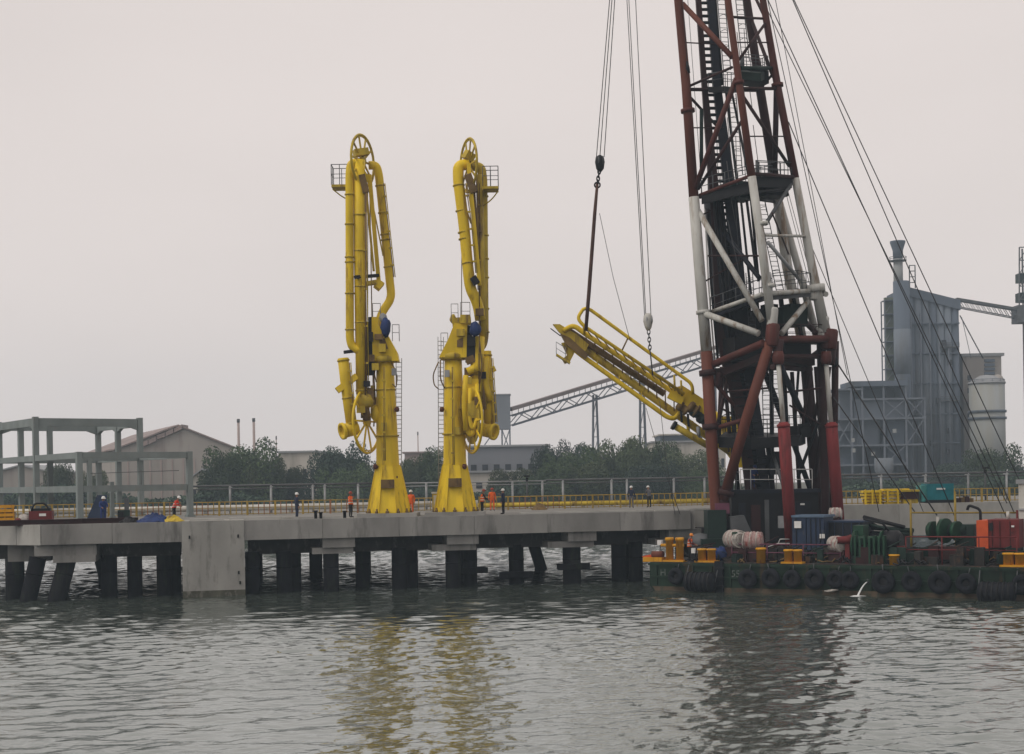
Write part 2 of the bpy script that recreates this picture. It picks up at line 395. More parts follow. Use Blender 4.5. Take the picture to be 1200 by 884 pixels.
# ================================================================== water
def build_water():
    us = np.concatenate([np.array([-140, -60, -20, -8, -3, -1.6, -1.2]), np.linspace(-1, 1, 430), np.array([1.2, 1.6, 3, 8, 20, 60, 140])])
    ys = np.concatenate([np.array([-380, -150, -40, 5, 25]), np.geomspace(37, 135, 700), np.arange(135.8, 250, .8), np.array([253, 258, 266, 275])])
    U_, Y = np.meshgrid(us, ys)
    X = U_ * (0.40 * np.clip(Y, 37, 140) + 2.0)
    X = np.clip(X, -2500, 2500)
    Z = np.zeros_like(X)
    r = np.random.default_rng(3)
    gust = 1 + .35 * np.sin(X * .11 + Y * .05 + 1) * np.sin(Y * .085 + .6 + .03 * X) + .25 * np.sin(X * .045 - Y * .16)
    for _ in range(170):
        lam = 0.34 + 2.7 * r.random() ** 2.2; k = 2 * PI / lam
        ang = r.normal(-PI / 2 + 0.22, 0.62)
        amp = lam / (2 * PI) * 0.0125 * r.uniform(0.5, 1.5) * (1.25 if .6 < lam < 1.6 else .8)
        t = k * (X * math.cos(ang) + Y * math.sin(ang)) + r.uniform(0, 2 * PI)
        Z += amp * (np.sin(t) + 0.22 * np.cos(2 * t)) * (gust if lam < 1.8 else 1)
    fade = np.clip((1.5 - np.abs(U_)) / .4, 0, 1) * np.clip((Y - 30) / 6, 0, 1) * np.clip((252 - Y) / 8, 0, 1) * (1 + .4 * np.clip((Y - 112) / 20, 0, 1))
    Z *= fade
    ny, nx = X.shape
    v = np.stack([X.ravel(), Y.ravel(), Z.ravel()], 1)
    i = np.arange(ny - 1)[:, None] * nx + np.arange(nx - 1)[None, :]
    q = np.stack([i, i + 1, i + nx + 1, i + nx], 2).reshape(-1, 4)
    me = bpy.data.meshes.new('water')
    me.vertices.add(len(v)); me.vertices.foreach_set('co', v.ravel().astype(np.float32))
    me.loops.add(q.size); me.loops.foreach_set('vertex_index', q.ravel().astype(np.int32))
    me.polygons.add(len(q)); me.polygons.foreach_set('loop_start', np.arange(0, q.size, 4, dtype=np.int32))
    me.update(calc_edges=True)
    me.polygons.foreach_set('use_smooth', np.ones(len(q), bool))
    m = bpy.data.materials.new('harbour_water'); m.use_nodes = True
    N, L = m.node_tree.nodes, m.node_tree.links
    b = N['Principled BSDF']
    b.inputs['Base Color'].default_value = (0.050, 0.062, 0.053, 1)
    b.inputs['Roughness'].default_value = 0.06
    b.inputs['IOR'].default_value = 1.333
    tc = N.new('ShaderNodeTexCoord')
    def bump(scale, sc, dist, strength, prev, detail=4):
        mp = N.new('ShaderNodeMapping'); mp.inputs['Scale'].default_value = sc; mp.inputs['Rotation'].default_value = (0, 0, 0.25)
        n = N.new('ShaderNodeTexNoise'); n.inputs['Scale'].default_value = scale; n.inputs['Detail'].default_value = detail
        bp = N.new('ShaderNodeBump'); bp.inputs['Distance'].default_value = dist; bp.inputs['Strength'].default_value = strength
        L.new(tc.outputs['Object'], mp.inputs['Vector']); L.new(mp.outputs[0], n.inputs['Vector']); L.new(n.outputs['Fac'], bp.inputs['Height'])
        gn = N.new('ShaderNodeTexNoise'); gn.inputs['Scale'].default_value = .07 if prev is None else .11; gn.inputs['Detail'].default_value = 3
        gm = N.new('ShaderNodeMapRange'); gm.inputs['From Min'].default_value = .35; gm.inputs['From Max'].default_value = .65; gm.inputs['To Min'].default_value = strength * .45; gm.inputs['To Max'].default_value = strength * 1.5
        L.new(tc.outputs['Object'], gn.inputs['Vector']); L.new(gn.outputs['Fac'], gm.inputs['Value']); L.new(gm.outputs[0], bp.inputs['Strength'])
        if prev is not None: L.new(prev, bp.inputs['Normal'])
        return bp.outputs[0]
    o1 = bump(5.0, (.8, 1.2, 1), 0.05, 0.32, None, 3)
    o2 = o1
    L.new(o2, b.inputs['Normal'])
    gl = N.new('ShaderNodeBsdfGlossy'); gl.inputs['Roughness'].default_value = 0.05; gl.inputs['Color'].default_value = (.88, .95, .93, 1)
    L.new(o2, gl.inputs['Normal'])
    mx = N.new('ShaderNodeMixShader'); mx.inputs['Fac'].default_value = 0.30
    L.new(b.outputs[0], mx.inputs[1]); L.new(gl.outputs[0], mx.inputs[2]); L.new(mx.outputs[0], N['Material Output'].inputs['Surface'])
    me.materials.append(m)
    o = bpy.data.objects.new('water', me); COL.objects.link(o); o['kind'] = 'structure'
build_water()

# ================================================================== far bank
b = B()
prof = [(252, -1.5), (258, 0.6), (263, 2.4), (300, 2.8), (420, 3.0), (700, 3.2), (900, 3.4)]
xs = [-2450, -900, -400, -250, -180, -120, -60, 0, 60, 120, 180, 250, 400, 900, 2450]
vs = []
for i, (y, z) in enumerate(prof):
    for x in xs: vs.append((x, y + (random.uniform(-2, 2) if i < 3 else 0), z + (random.uniform(-.2, .2) if i else 0)))
n = len(xs)
b._add(vs, [(i * n + k, i * n + k + 1, (i + 1) * n + k + 1, (i + 1) * n + k) for i in range(len(prof) - 1) for k in range(n - 1)])
b.build('river_bank', m_soil, kind='structure')

# ================================================================== jetty
DECK = 5.1
def edge(x): return 103.5 + 0.2 * x          # the jetty's front edge
U = V(1, 0.2, 0).normalized(); NB = V(-0.2, 1, 0).normalized()
def E(px, off=0.0, z=DECK):
    """point on the jetty seen at column px, off metres behind the front edge"""
    d = 103.0
    for _ in range(12):
        x = Xat(px, z, d); d = edge(x) + off * 1.02
    return V(Xat(px, z, d), d, z)
jet = thing('loading_jetty', 'concrete loading jetty on dark piles carrying the two yellow arms', 'jetty', (-9, 115, 0))
A = V(-31.6, edge(-31.6), 0); A2 = V(-35.6, edge(-31.6) + 2.2, 0); A3 = V(-75, 107, 0)
poly = [(A.x, A.y), (13.0, edge(13.0)), (13.4, 112.9), (75, 125.4), (75, 150), (-75, 150), (A3.x, A3.y), (A2.x, A2.y)]
B().prism(poly, 4.25, DECK).build('deck_slab', m_deck, jet)
# edge panels along the front, each its own casting
def edge_panels(p, q, length, m=m_conc, z0=3.80, z1=5.16, th=0.5, jit=0.02):
    p, q = Vector(p), Vector(q); d = (q - p); L = d.length; d.normalize(); nb = V(-d.y, d.x, 0)
    n = max(1, round(L / length))
    for k in range(n):
        a, c = p + d * (L * k / n + 0.012), p + d * (L * (k + 1) / n - 0.012)
        sh = random.uniform(-jit, jit)
        poly = [a - nb * (0.05 + sh), c - nb * (0.05 + sh), c + nb * th, a + nb * th]
        B().prism([(w.x, w.y) for w in poly], z0 + random.uniform(-.01, .01), z1).build('edge_panel', m, jet)
bx0, bx1 = E(213).x, E(286).x
edge_panels(A, V(bx0, edge(bx0), 0), 4.6)
edge_panels(V(bx1, edge(bx1), 0), V(13.0, edge(13.0), 0), 5.4)
edge_panels(A2, A - V(.03, 0, 0), 2.3, m_conc_l)  # paler mix paints in the light on this left-facing corner
edge_panels(A3, A2, 8.0)
edge_panels(V(13.4, 112.9, 0), V(75, 125.4, 0), 9.0, m_conc_l, z0=2.6)
B().beam((13.1, edge(13.0) + .2, 4.45), (13.5, 112.8, 4.45), 0.5, 1.35).build('edge_panel', m_conc, jet)
# berthing block running down to the water
p0, p1 = V(bx0, edge(bx0), 0), V(bx1, edge(bx1), 0)
d = (p1 - p0).normalized(); nb = V(-d.y, d.x, 0)
bb = B(); bb.prism([(w.x, w.y) for w in (p0 - nb * .12, p1 - nb * .12, p1 + nb * 2.6, p0 + nb * 2.6)], -1.5, 5.19)
bb.build('berthing_block', m_conc_block, jet)
m_tide = mat('tide_stain', (0.085, 0.085, 0.065), 0.95, var=.35, scale=1.2, dirt=(.19, .185, .16), dirt_amt=.5, dirt_scale=2.2)
bb = B(); bb.prism([(w.x, w.y) for w in (p0 - nb * .125 - d * .005, p1 - nb * .125 + d * .005, p1 + nb * 2.6 + d * .005, p0 + nb * 2.6 - d * .005)], -1.4, .42); bb.build('tide_band', m_tide, jet)
for zz, k in ((4.1, .12), (4.1, .9), (1.6, .9), (0.9, .92)):
    q = p0.lerp(p1, k) - nb * .14; B().box((q.x, q.y, zz), (.10, .08, .22)).build('anchor_bolt', m_pile, jet)
# pile caps and the beams behind them
def block(px0, px1, off0, off1, z0, z1, name, m):
    a, c = E(px0, off0, (z0 + z1) / 2), E(px1, off0, (z0 + z1) / 2)
    e = NB * (off1 - off0)
    B().prism([(w.x, w.y) for w in (a, c, c + e, a + e)], z0, z1).build(name, m, jet)
for pc0, pc1, pl0, pl1 in ((378, 416, 366, 414), (524, 561, 506, 558), (666, 699, 642, 696), (784, 822, 768, 816)):
    block(pc0, pc1, 0.25, 26, 3.12, 3.82, 'pile_cap', m_conc)
    block(pl0, pl1, 0.55, 25, 2.68, 3.12, 'pile_cap', m_conc)
block(40, 113, 0.35, 22, 3.05, 3.82, 'pile_cap', m_conc)
block(62, 112, 0.20, 20, 2.58, 3.05, 'pile_cap', m_conc)
block(9, 60, 2.6, 20, 2.62, 3.84, 'pile_cap', m_conc)
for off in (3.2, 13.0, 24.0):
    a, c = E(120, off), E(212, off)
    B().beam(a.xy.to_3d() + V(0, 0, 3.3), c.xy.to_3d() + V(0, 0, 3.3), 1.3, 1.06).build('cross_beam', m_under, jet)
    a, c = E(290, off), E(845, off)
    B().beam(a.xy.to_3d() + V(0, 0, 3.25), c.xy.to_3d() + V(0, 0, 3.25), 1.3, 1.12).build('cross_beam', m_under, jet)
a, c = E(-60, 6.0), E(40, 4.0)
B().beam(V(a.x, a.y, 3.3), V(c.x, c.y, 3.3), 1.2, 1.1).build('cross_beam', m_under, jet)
# piles: column, set-back, radius, rake of the foot along the jetty and outwards
piles = [(17, 3.2, .60, 0, 0), (45, 1.6, .56, -.55, -.3), (80, 1.0, .60, -.62, -.35), (118, 7.0, .55, .55, 0), (128, 3.0, .55, 0, 0), (158, 3.4, .52, 0, 0), (192, 3.2, .5, 0, 0), (204, 5.0, .5, 0, 0),
         (296, 2.2, .52, 0, 0), (333, 2.0, .55, 0, 0), (344, 3.2, .55, 0, 0), (388, 1.1, .55, 0, 0), (425, 4.2, .54, 0, 0), (468, 2.2, .55, 0, 0), (481, 3.4, .55, 0, 0), (531, 1.4, .55, 0, 0),
         (551, 4.6, .52, 0, 0), (605, 3.0, .55, 0, 0), (670, 1.6, .66, 0, 0), (725, 3.2, .55, 0, 0), (745, 2.4, .52, 0, 0), (800, 2.5, .55, 0, 0),
         (370, 21, .55, 0, 0), (300, 22, .55, 0, 0), (343, 22, .55, 0, 0), (427, 22, .55, 0, 0), (477, 23, .55, 0, 0), (543, 22, .55, 0, 0), (604, 24, .55, 0, 0), (622, 20, .5, .75, 0), (672, 23, .55, 0, 0), (736, 22, .6, 0, 0),
         (200, 22, .55, 0, 0), (123, 20, .55, 0, 0), (78, 19, .55, -.4, 0), (20, 16, .55, 0, 0)]
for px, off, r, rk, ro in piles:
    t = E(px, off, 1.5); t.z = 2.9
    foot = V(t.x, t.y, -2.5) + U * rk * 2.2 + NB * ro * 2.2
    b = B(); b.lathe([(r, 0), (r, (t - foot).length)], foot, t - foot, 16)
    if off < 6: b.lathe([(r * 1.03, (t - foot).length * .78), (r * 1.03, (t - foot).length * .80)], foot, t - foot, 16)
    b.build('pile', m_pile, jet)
for px, off, z, l0, l1 in ((605, 2.3, .72, -1.25, 1.25), (605, 3.7, .5, -1.25, 1.2), (670, .8, 1.25, -1.0, 1.35), (670, 2.4, 1.2, -1.1, 1.35), (552, 3.95, 1.0, -.7, 1.25), (552, 5.2, 1.0, -.9, 1.1)):
    q = E(px, off, 1.0); q.z = z
    B().beam(q + U * l0, q + U * l1, .22, .42).build('pile_clamp', m_pile, jet)
# pale kerb strips on the deck and short mooring posts
for px0, px1, off, h in ((222, 262, 1.0, .22), (268, 330, 2.0, .25), (330, 400, 1.6, .18), (768, 830, .8, .12), (610, 765, 2.5, .12)):
    a, c = E(px0, off), E(px1, off)
    B().beam(V(a.x, a.y, DECK + h / 2 + .004), V(c.x, c.y, DECK + h / 2 + .004), .5, h).build('kerb', m_conc_l, jet)
for px, h in ((370, .62), (376, .5), (404, .55)):
    q = E(px, 1.4); B().lathe([(.11, 0), (.11, h * .8), (.15, h * .82), (.15, h)], q, n=10).build('mooring_post', m_pile, jet)

# ================================================================== railings behind the jetty
def railing(px0, px1, off, label, m, m2=None, every=6.6, h=1.12):
    a, c = E(px0, off), E(px1, off); d = c - a; L = d.length; d.normalize()
    t = thing('railing', label, 'railing', (a + c) / 2)
    for z in (h, h * .56, .12): 
        B().tube(a + V(0, 0, z), c + V(0, 0, z), .045 if z == h else .032, n=6).build('rail_bar', m, t)
    n = max(2, round((px1 - px0) / every)); pb = pp = None
    for k in range(n + 1):
        q = a + d * (L * k / n)
        big = k % 5 == 0
        src = pp if big else pb
        if src is None or (m2 and random.random() < .25):
            r = .075 if big else .034
            mm = m2 if (m2 and random.random() < .45) else m
            o = bpy.data.objects.new('post' if big else 'baluster', B().box((0, 0, (h + .05) / 2), (r * 2, r * 2, h + (.08 if big else -.06))).mesh('baluster'))
            o.data.materials.append(mm); COL.objects.link(o); o.parent = t
            if big: pp = o
            else: pb = o
        else:
            o = clone(src, t)
        o.location = q - t.location
    return t
railing(-6, 212, 24, 'yellow railing behind the open concrete frame on the left', m_rail_y, m_rail_o)
railing(224, 432, 20, 'yellow and rust railing left of the first yellow arm', m_rail_y, m_rail_o)
railing(484, 518, 20, 'short yellow railing between the two yellow arm columns', m_rail_y)
railing(562, 836, 18, 'long yellow railing between right yellow arm and crane tower', m_rail_y, m_rail_o)
railing(985, 1215, 9.5, 'pale yellow railing on the jetty right of the crane tower', m_rail_y)

# ================================================================== pipes and pipe rack behind the railing
a, c = E(-40, 26, DECK), E(560, 23, DECK)
t = thing('pipeline', 'fat white pipe lying low behind the railing, left half of jetty', 'pipeline', (a + c) / 2)
B().tube(V(a.x, a.y, DECK + .55), V(c.x, c.y, DECK + .55), .26, n=12).build('pipe', m_pipe_w, t)
for k in range(12):
    q = a.lerp(c, (k + .5) / 12); B().box((q.x, q.y, DECK + .15), (.3, .5, .3)).build('saddle', m_conc, t)
a, c = E(560, 21.5, DECK), E(850, 21.5, DECK)
t = thing('pipeline', 'yellowish pipe lying behind the long railing left of the crane', 'pipeline', (a + c) / 2)
B().tube(V(a.x, a.y, DECK + .36), V(c.x, c.y, DECK + .36), .2, n=12).build('pipe', m_yel_d, t)
for k in range(6):
    q = a.lerp(c, (k + .5) / 6); B().box((q.x, q.y, DECK + .08), (.3, .5, .16)).build('saddle', m_conc, t)
def rack(px0, px1, off, zt, posts, label, m, mp, r=.09):
    a, c = E(px0, off), E(px1, off)
    t = thing('pipe_rack', label, 'pipe rack', (a + c) / 2)
    B().tube(V(a.x, a.y, zt), V(c.x, c.y, zt), r, n=8).build('top_pipe', m, t)
    B().tube(V(a.x, a.y + .5, zt - .28), V(c.x, c.y + .5, zt - .28), r * .6, n=8).build('top_pipe', m, t)
    for px in posts:
        q = E(px, off); 
        b = B(); b.tube(V(q.x, q.y, DECK), V(q.x, q.y, zt - .02), .10, n=8); b.beam(V(q.x, q.y - .35, zt - .14), V(q.x, q.y + .8, zt - .14), .1, .1)
        b.build('rack_post', mp, t)
rack(215, 440, 28, 7.55, (224, 270, 318, 367, 381, 420), 'grey pipe rack behind the left railing, trees behind it', m_dkgrey, m_galv)
rack(470, 640, 28, 7.5, (500, 545, 601, 636), 'thin grey pipe rack behind the right arm column', m_galv, m_galv, .06)
rack(640, 850, 27, 7.55, (660, 717, 735, 790, 826), 'grey pipe rack in front of trees left of the crane', m_dkgrey, m_galv)
rack(975, 1225, 16, 7.55, (1033, 1085, 1135, 1180), 'grey pipe rack in front of the silos on the right', m_dkgrey, m_galv)
def lamp_post(px, off, ztop, label):
    q = E(px, off); t = thing('lamp_post', label, 'lamp post', q, group=None)
    B().lathe([(.09, 0), (.06, ztop - DECK)], q, n=8).build('pole', m_dkgrey, t)
    b = B(); b.box((q.x, q.y - .15, ztop + .05), (.5, .6, .14)); b.box((q.x, q.y, ztop - .25), (.22, .22, .3)); b.build('lamp_head', m_black, t)
lamp_post(618, 26, 7.9, 'thin dark lamp post behind the railing right of two workers')
lamp_post(1155, 14, 7.9, 'thin dark lamp post on the jetty in front of the silos')

# ================================================================== open concrete frame on the left
FB = V(-33.4, 112.0, 0); e1 = V(-6.2, 8.8, 0); e2 = V(7.36, 5.15, 0)
t = thing('concrete_frame', 'unfinished open two-storey concrete frame of columns and beams, left', 'building', V(-36, 121, DECK))
L1, L2, L3 = 7.75, 10.38, 13.5
ang = math.atan2(e2.y, e2.x); RF = Matrix.Rotation(ang, 3, 'Z')
def fcol(p, z1, w=.44):
    b = B(); b.box((p.x, p.y, (DECK + z1) / 2), (w, w, z1 - DECK), RF)
    b.box((p.x, p.y, DECK + .08), (w * 1.5, w * 1.5, .16), RF); b.build('column', m_frame, t)
def fbeam(p, q, z1, h, w=.34, haunch=False):
    d = (q - p).normalized() * .26
    p, q = p + d, q - d; b = B()
    b.beam(V(p.x, p.y, z1 - h / 2), V(q.x, q.y, z1 - h / 2), w, h)
    dd = (q - p).normalized()
    for s, o in ((p, dd), (q, -dd)) if haunch else ():      # sloping haunch at each end
        nrm = V(-o.y, o.x, 0) * w * .48
        pts = [s + V(0, 0, z1 - h), s + o * .8 + V(0, 0, z1 - h), s + V(0, 0, z1 - h - .28)]
        b.slab([x - nrm for x in pts], nrm * 2)
    b.build('beam', m_frame, t)
F1, F2 = FB, FB + e2
T1, T2 = FB + e1, FB + e1 + e2
S0, S2 = FB + e1 * 1.98, FB + e1 * 1.98 + e2
Tm = T2 + e1 * .5
for p, z in ((F1, L2), (F2, L2), (T1, L3 + .08), (T2, L3 + .08), (S0, L3 + .08), (S2, L3), (Tm, L3), (S0 + e2 * .5, L3), (T1 + e1 * .5 + e2 * .04, L3), (T1 + e2 * .5 + e1 * .98, L2)): fcol(p, z)
fcol(F1 + e2 * .5 + e1 * .5, L1 + .3, .3); fcol(T1 + e2 * .5, L2, .36)
for p, q in ((T1, T2), (T1, S0), (S0, S2), (T2, Tm), (Tm, S2)): fbeam(p, q, L3 - .03, .66, haunch=True)
for p, q in ((F1, F2), (F1, T1), (T1, T2), (F2, T2), (T1, S0), (T2, Tm), (S0, S2), (Tm, S2)): fbeam(p, q, L2 - .03, .48)
for p, q in ((F1, F2), (F1, T1), (T1, S0), (T2, Tm), (S0, S2)): fbeam(p, q, L1, .50)
b = B(); b.tube(F1 + e2 * .55 + V(0, 0, L1), F1 + e2 * .55 + V(0, 0, L1 + 1.2), .03, n=5); b.tube(F1 + e2 * .1 + V(0, 0, L1 + .95), F1 + e2 * .9 + V(0, 0, L1 + 1.1), .025, n=5)
b.build('guard_rail', m_dkgrey, t)
# ================================================================== far shore
def G(px, d, z=2.8): return V(Xat(px, z, d), d, z)
def zat(py, px, d): return P(px, py, d).z
# ---- trees
def crown_mesh(seed, n=1500, leaf=.55):
    r = np.random.default_rng(seed)
    nl = 13
    cs = np.stack([r.uniform(-.62, .62, nl), r.uniform(-.62, .62, nl), r.uniform(.20, .78, nl)], 1)
    rad = r.uniform(.20, .36, nl) * (1.15 - .45 * np.abs(cs[:, 2] - .45))
    cs[0] = (0, 0, .55); rad[0] = .42
    which = r.choice(nl, n, p=rad ** 2 / (rad ** 2).sum())
    dirs = r.normal(size=(n, 3)); dirs /= np.linalg.norm(dirs, axis=1)[:, None]
    sh = r.uniform(.45, 1.06, n) ** .6
    p = cs[which] + dirs * (rad[which] * sh)[:, None]
    p[:, 2] = np.maximum(p[:, 2], .06 + .1 * r.random(n))
    s = leaf * r.uniform(.5, 1.25, n) * .085
    a = r.normal(size=(n, 3)); a /= np.linalg.norm(a, axis=1)[:, None]
    nn = dirs + r.normal(size=(n, 3)) * .55 + np.array([0, 0, .35]); nn /= np.linalg.norm(nn, axis=1)[:, None]
    u = np.cross(nn, a); u /= np.linalg.norm(u, axis=1)[:, None]; w = np.cross(nn, u)
    q = np.stack([p - u * s[:, None], p - w * s[:, None] * .6 + u * .15 * s[:, None], p + u * s[:, None], p + w * s[:, None] * .6], 1)
    me = bpy.data.meshes.new('crown')
    v = q.reshape(-1, 3)
    me.vertices.add(len(v)); me.vertices.foreach_set('co', v.ravel().astype(np.float32))
    me.loops.add(len(v)); me.loops.foreach_set('vertex_index', np.arange(len(v), dtype=np.int32))
    me.polygons.add(n); me.polygons.foreach_set('loop_start', np.arange(0, 4 * n, 4, dtype=np.int32))
    me.update(calc_edges=True)
    return me
def trunk_mesh(seed):
    r = random.Random(seed); b = B()
    b.path([(0, 0, -.02), (r.uniform(-.02, .02), 0, .18), (r.uniform(-.05, .05), r.uniform(-.05, .05), .40), (r.uniform(-.05, .05), 0, .62)], [.05, .038, .028, .012], 7)
    for k in range(5):
        a = 2 * PI * k / 5 + r.uniform(-.4, .4); z = r.uniform(.16, .34)
        b.path([(0, 0, z), (math.cos(a) * .2, math.sin(a) * .2, z + .12), (math.cos(a) * .42, math.sin(a) * .42, z + .28)], [.022, .015, .006], 5)
    return b.mesh('trunk')
CR = [crown_mesh(s, 15000, .34) for s in (1, 2, 3, 4, 5, 6)]
TR = [trunk_mesh(s) for s in range(6)]
for k, me in enumerate(CR): me.materials.append(m_leaf[k % 3])
for me in TR: me.materials.append(m_bark)
def tree(px, top, width, d, v, label, group=None, name='broadleaf_tree'):
    g = G(px, d, 2.6); h = zat(top, px, d) - 2.6; w = width / f_ * d
    t = thing(name, label, 'tree', g, rz=0, group=group)
    for nm, me in (('trunk', TR[v % 6]), ('crown', CR[v % 6])):
        o = bpy.data.objects.new(nm, me); COL.objects.link(o); o.parent = t
        o.scale = (w / 1.38, w / 1.38, h / 1.02); o.rotation_euler = (0, 0, v * 1.3)
    return t
tree(284, 517, 80, 272, 0, 'big round tree beside the gabled warehouse, two thin chimneys behind')
tree(262, 533, 44, 268, 3, 'small tree on the left flank of the big round tree')
tree(312, 535, 40, 270, 4, 'low tree on the right flank of the big round tree')
tree(345, 546, 40, 274, 1, 'low bush-like tree in front of the flat cream building')
tree(388, 521, 62, 275, 2, 'tall dark tree just left of the first yellow arm')
tree(420, 531, 52, 272, 5, 'dark tree directly behind the left arm lower wheel')
tree(404, 545, 60, 268, 0, 'low dark tree in front of the tall dark tree')
tree(478, 536, 46, 276, 1, 'tree showing just right of the left arm column')
tree(504, 527, 50, 278, 3, 'tree between the two yellow arm columns')
tree(598, 549, 46, 270, 4, 'low tree below the conveyor transfer tower')
tree(640, 519, 46, 280, 2, 'tree with thin top left of the conveyor support')
tree(668, 525, 56, 276, 0, 'tree just left of the conveyor support legs')
tree(705, 519, 54, 282, 5, 'tree standing around the conveyor support legs')
tree(738, 511, 66, 278, 1, 'tallest tree of the dense row left of the crane')
tree(772, 520, 52, 280, 3, 'dense tree right of the tallest tree in the row')
tree(806, 528, 60, 276, 4, 'dense tree behind the left crane leg')
tree(645, 543, 54, 266, 3, 'low tree at the left end of the dense row')
tree(690, 541, 60, 264, 1, 'low front tree below the conveyor support')
tree(755, 541, 64, 264, 2, 'low front tree behind the two workers at the railing')
tree(820, 548, 50, 264, 0, 'low front tree at the right end of the dense row')
tree(72, 541, 36, 290, 1, 'small green tree seen through the open concrete frame')
tree(108, 551, 32, 282, 4, 'low tree behind the front column of the concrete frame')
tree(1112, 541, 60, 330, 2, 'pale tree at the foot of the tall silo block')
tree(1160, 522, 54, 300, 0, 'green tree in front of the white round silo')
tree(1196, 546, 40, 300, 3, 'low tree at the right edge beyond the white silo')
tree(985, 552, 40, 300, 5, 'low tree between the crane and the plant steel frame')
# ---- scrub along the water's edge
def scrub():
    r = np.random.default_rng(9); n = 42000
    x = r.uniform(-130, 130, n); y = 262 + r.gamma(2.0, 2.5, n)
    hmax = 3.6 + 2.2 * (np.sin(x * .21) * .5 + np.sin(x * .067 + 1) * .5) 
    z = 2.0 + np.abs(hmax) * r.random(n) ** .8 + .6 * r.random(n)
    p = np.stack([x, y, z], 1); s = r.uniform(.2, .5, n)
    a = r.normal(size=(n, 3)); a /= np.linalg.norm(a, axis=1)[:, None]
    nn = r.normal(size=(n, 3)) + np.array([0, -.5, .8]); nn /= np.linalg.norm(nn, axis=1)[:, None]
    u = np.cross(nn, a); u /= np.linalg.norm(u, axis=1)[:, None]; w = np.cross(nn, u)
    q = np.stack([p - u * s[:, None], p - w * s[:, None] * .6, p + u * s[:, None], p + w * s[:, None] * .6], 1).reshape(-1, 3)
    me = bpy.data.meshes.new('bank_scrub')
    me.vertices.add(len(q)); me.vertices.foreach_set('co', q.ravel().astype(np.float32))
    me.loops.add(len(q)); me.loops.foreach_set('vertex_index', np.arange(len(q), dtype=np.int32))
    me.polygons.add(n); me.polygons.foreach_set('loop_start', np.arange(0, 4 * n, 4, dtype=np.int32))
    me.update(calc_edges=True); me.materials.append(m_leaf[2])
    o = bpy.data.objects.new('bank_scrub', me); COL.objects.link(o); o['kind'] = 'stuff'
    tag(o, 'low green scrub growing along the far bank', 'scrub')
scrub()

# ---- sheds and warehouses
m_wall_l = mat('pale_grey_cladding', (0.20, 0.21, 0.23), .85, var=.12, scale=.15, streak=.3)
def hall(name, label, px0, px1, ytop, d, depth, mw, mr, ridge=0.0, z0=2.4, bays=0, door=None, skew=0.0, over=.5, shear=0.0):
    """a rectangular hall; ridge = height of a gable above the eaves, gable facing the water"""
    zt = zat(ytop, (px0 + px1) / 2, d); x0, x1 = Xat(px0, zt, d), Xat(px1, zt, d)
    t = thing(name, label, 'building', V((x0 + x1) / 2, d, z0))
    zw = zt - .3; xm = (x0 + x1) / 2
    if ridge:
        pts = [V(x0, d, z0), V(x1, d, z0), V(x1, d, zw), V(xm + skew, d, zw + ridge), V(x0, d, zw)]
        B().slab(pts, (shear, depth, 0)).build('wall', mw, t)
        for a, c in ((V(x0, d, zw), V(xm + skew, d, zw + ridge)), (V(x1, d, zw), V(xm + skew, d, zw + ridge))):
            o = (a - c).normalized() * over
            B().slab([a + o - V(0, over, -.02), c - V(0, over, -.02), c - V(0, over, -.34), a + o - V(0, over, -.34)], (shear, depth + 2 * over, 0)).build('roof', mr, t)
    else:
        B().slab([V(x0, d, z0), V(x1, d, z0), V(x1, d, zw), V(x0, d, zw)], (0, depth, 0)).build('wall', mw, t)
        B().box((xm, d + depth / 2, zw + .2), (x1 - x0 + over * 2, depth + over * 2, .4)).build('roof', mr, t)
    for k in range(bays):
        x = x0 + (x1 - x0) * (k + .5) / bays; w = (x1 - x0) / bays * .5
        B().box((x, d - .02, z0 + (zw - z0) * .62), (w, .2, (zw - z0) * .16)).build('window', m_window, t)
    return t
t = hall('gabled_warehouse', 'large beige gabled warehouse with rusty roof behind the concrete frame', 137, 273, 524, 300, 55, m_wall_b, m_roof_r, ridge=4.6, skew=.9, shear=-24)
zr = zat(500, 212, 300)
rl = V(Xat(212, zr, 299), 299.5, zr + .4)
b = B()
for k in range(5):   # buckled sheets along the left roof slope
    p = P(213 - k * 10, 497.5 + k * 4.6, 299.4); q = P(213 - (k + 1) * 10 + 1, 497.5 + (k + 1) * 4.6 + random.uniform(-1, .6), 299.4)
    b.slab([p, q, q - V(0, 0, .85), p - V(0, 0, .95)], (0, 6, 0))
    b.build('roof_sheet', m_roof_r, t); b = B()
for k in range(9):
    q = P(150 + k * 13, 560, 299.85); zz = 3 if k else 3
    B().box((q.x, 299.93, 8.0), (.25, .12, 10.5)).build('wall_rib', m_wall_p, t)
hall('flat_shed', 'flat cream building between the round tree and dark tree', 326, 370, 529, 320, 30, m_wall_w, m_roof_g, bays=5)
hall('long_shed', 'long grey blue shed below the conveyor transfer tower', 548, 642, 522, 305, 36, m_wall_l, m_roof_g, bays=7)
b0 = hall('low_store', 'low white walled store at the foot of the grey blue shed', 540, 625, 552, 292, 8, m_wall_w, m_roof_g, bays=6)
hall('pink_shed', 'small pinkish shed right of the left arm column', 474, 500, 530, 330, 22, m_wall_p, m_roof_r, bays=3)
t = hall('pale_terminal', 'pale long building with stepped roofs left of crane leg', 765, 850, 517, 360, 26, m_wall_w, m_roof_g, bays=12)
x0, x1 = Xat(776, 14, 361), Xat(826, 14, 361)
zz = zat(517, 800, 360)
B().box(((x0 + x1) / 2, 372, zz + .8), ((x1 - x0), 14, 1.4)).build('upper_storey', m_wall_g, t)
B().box(((x0 + x1) / 2, 372, zz + 1.75), ((x1 - x0) * 1.1, 17, .35)).build('roof', m_wall_w, t)
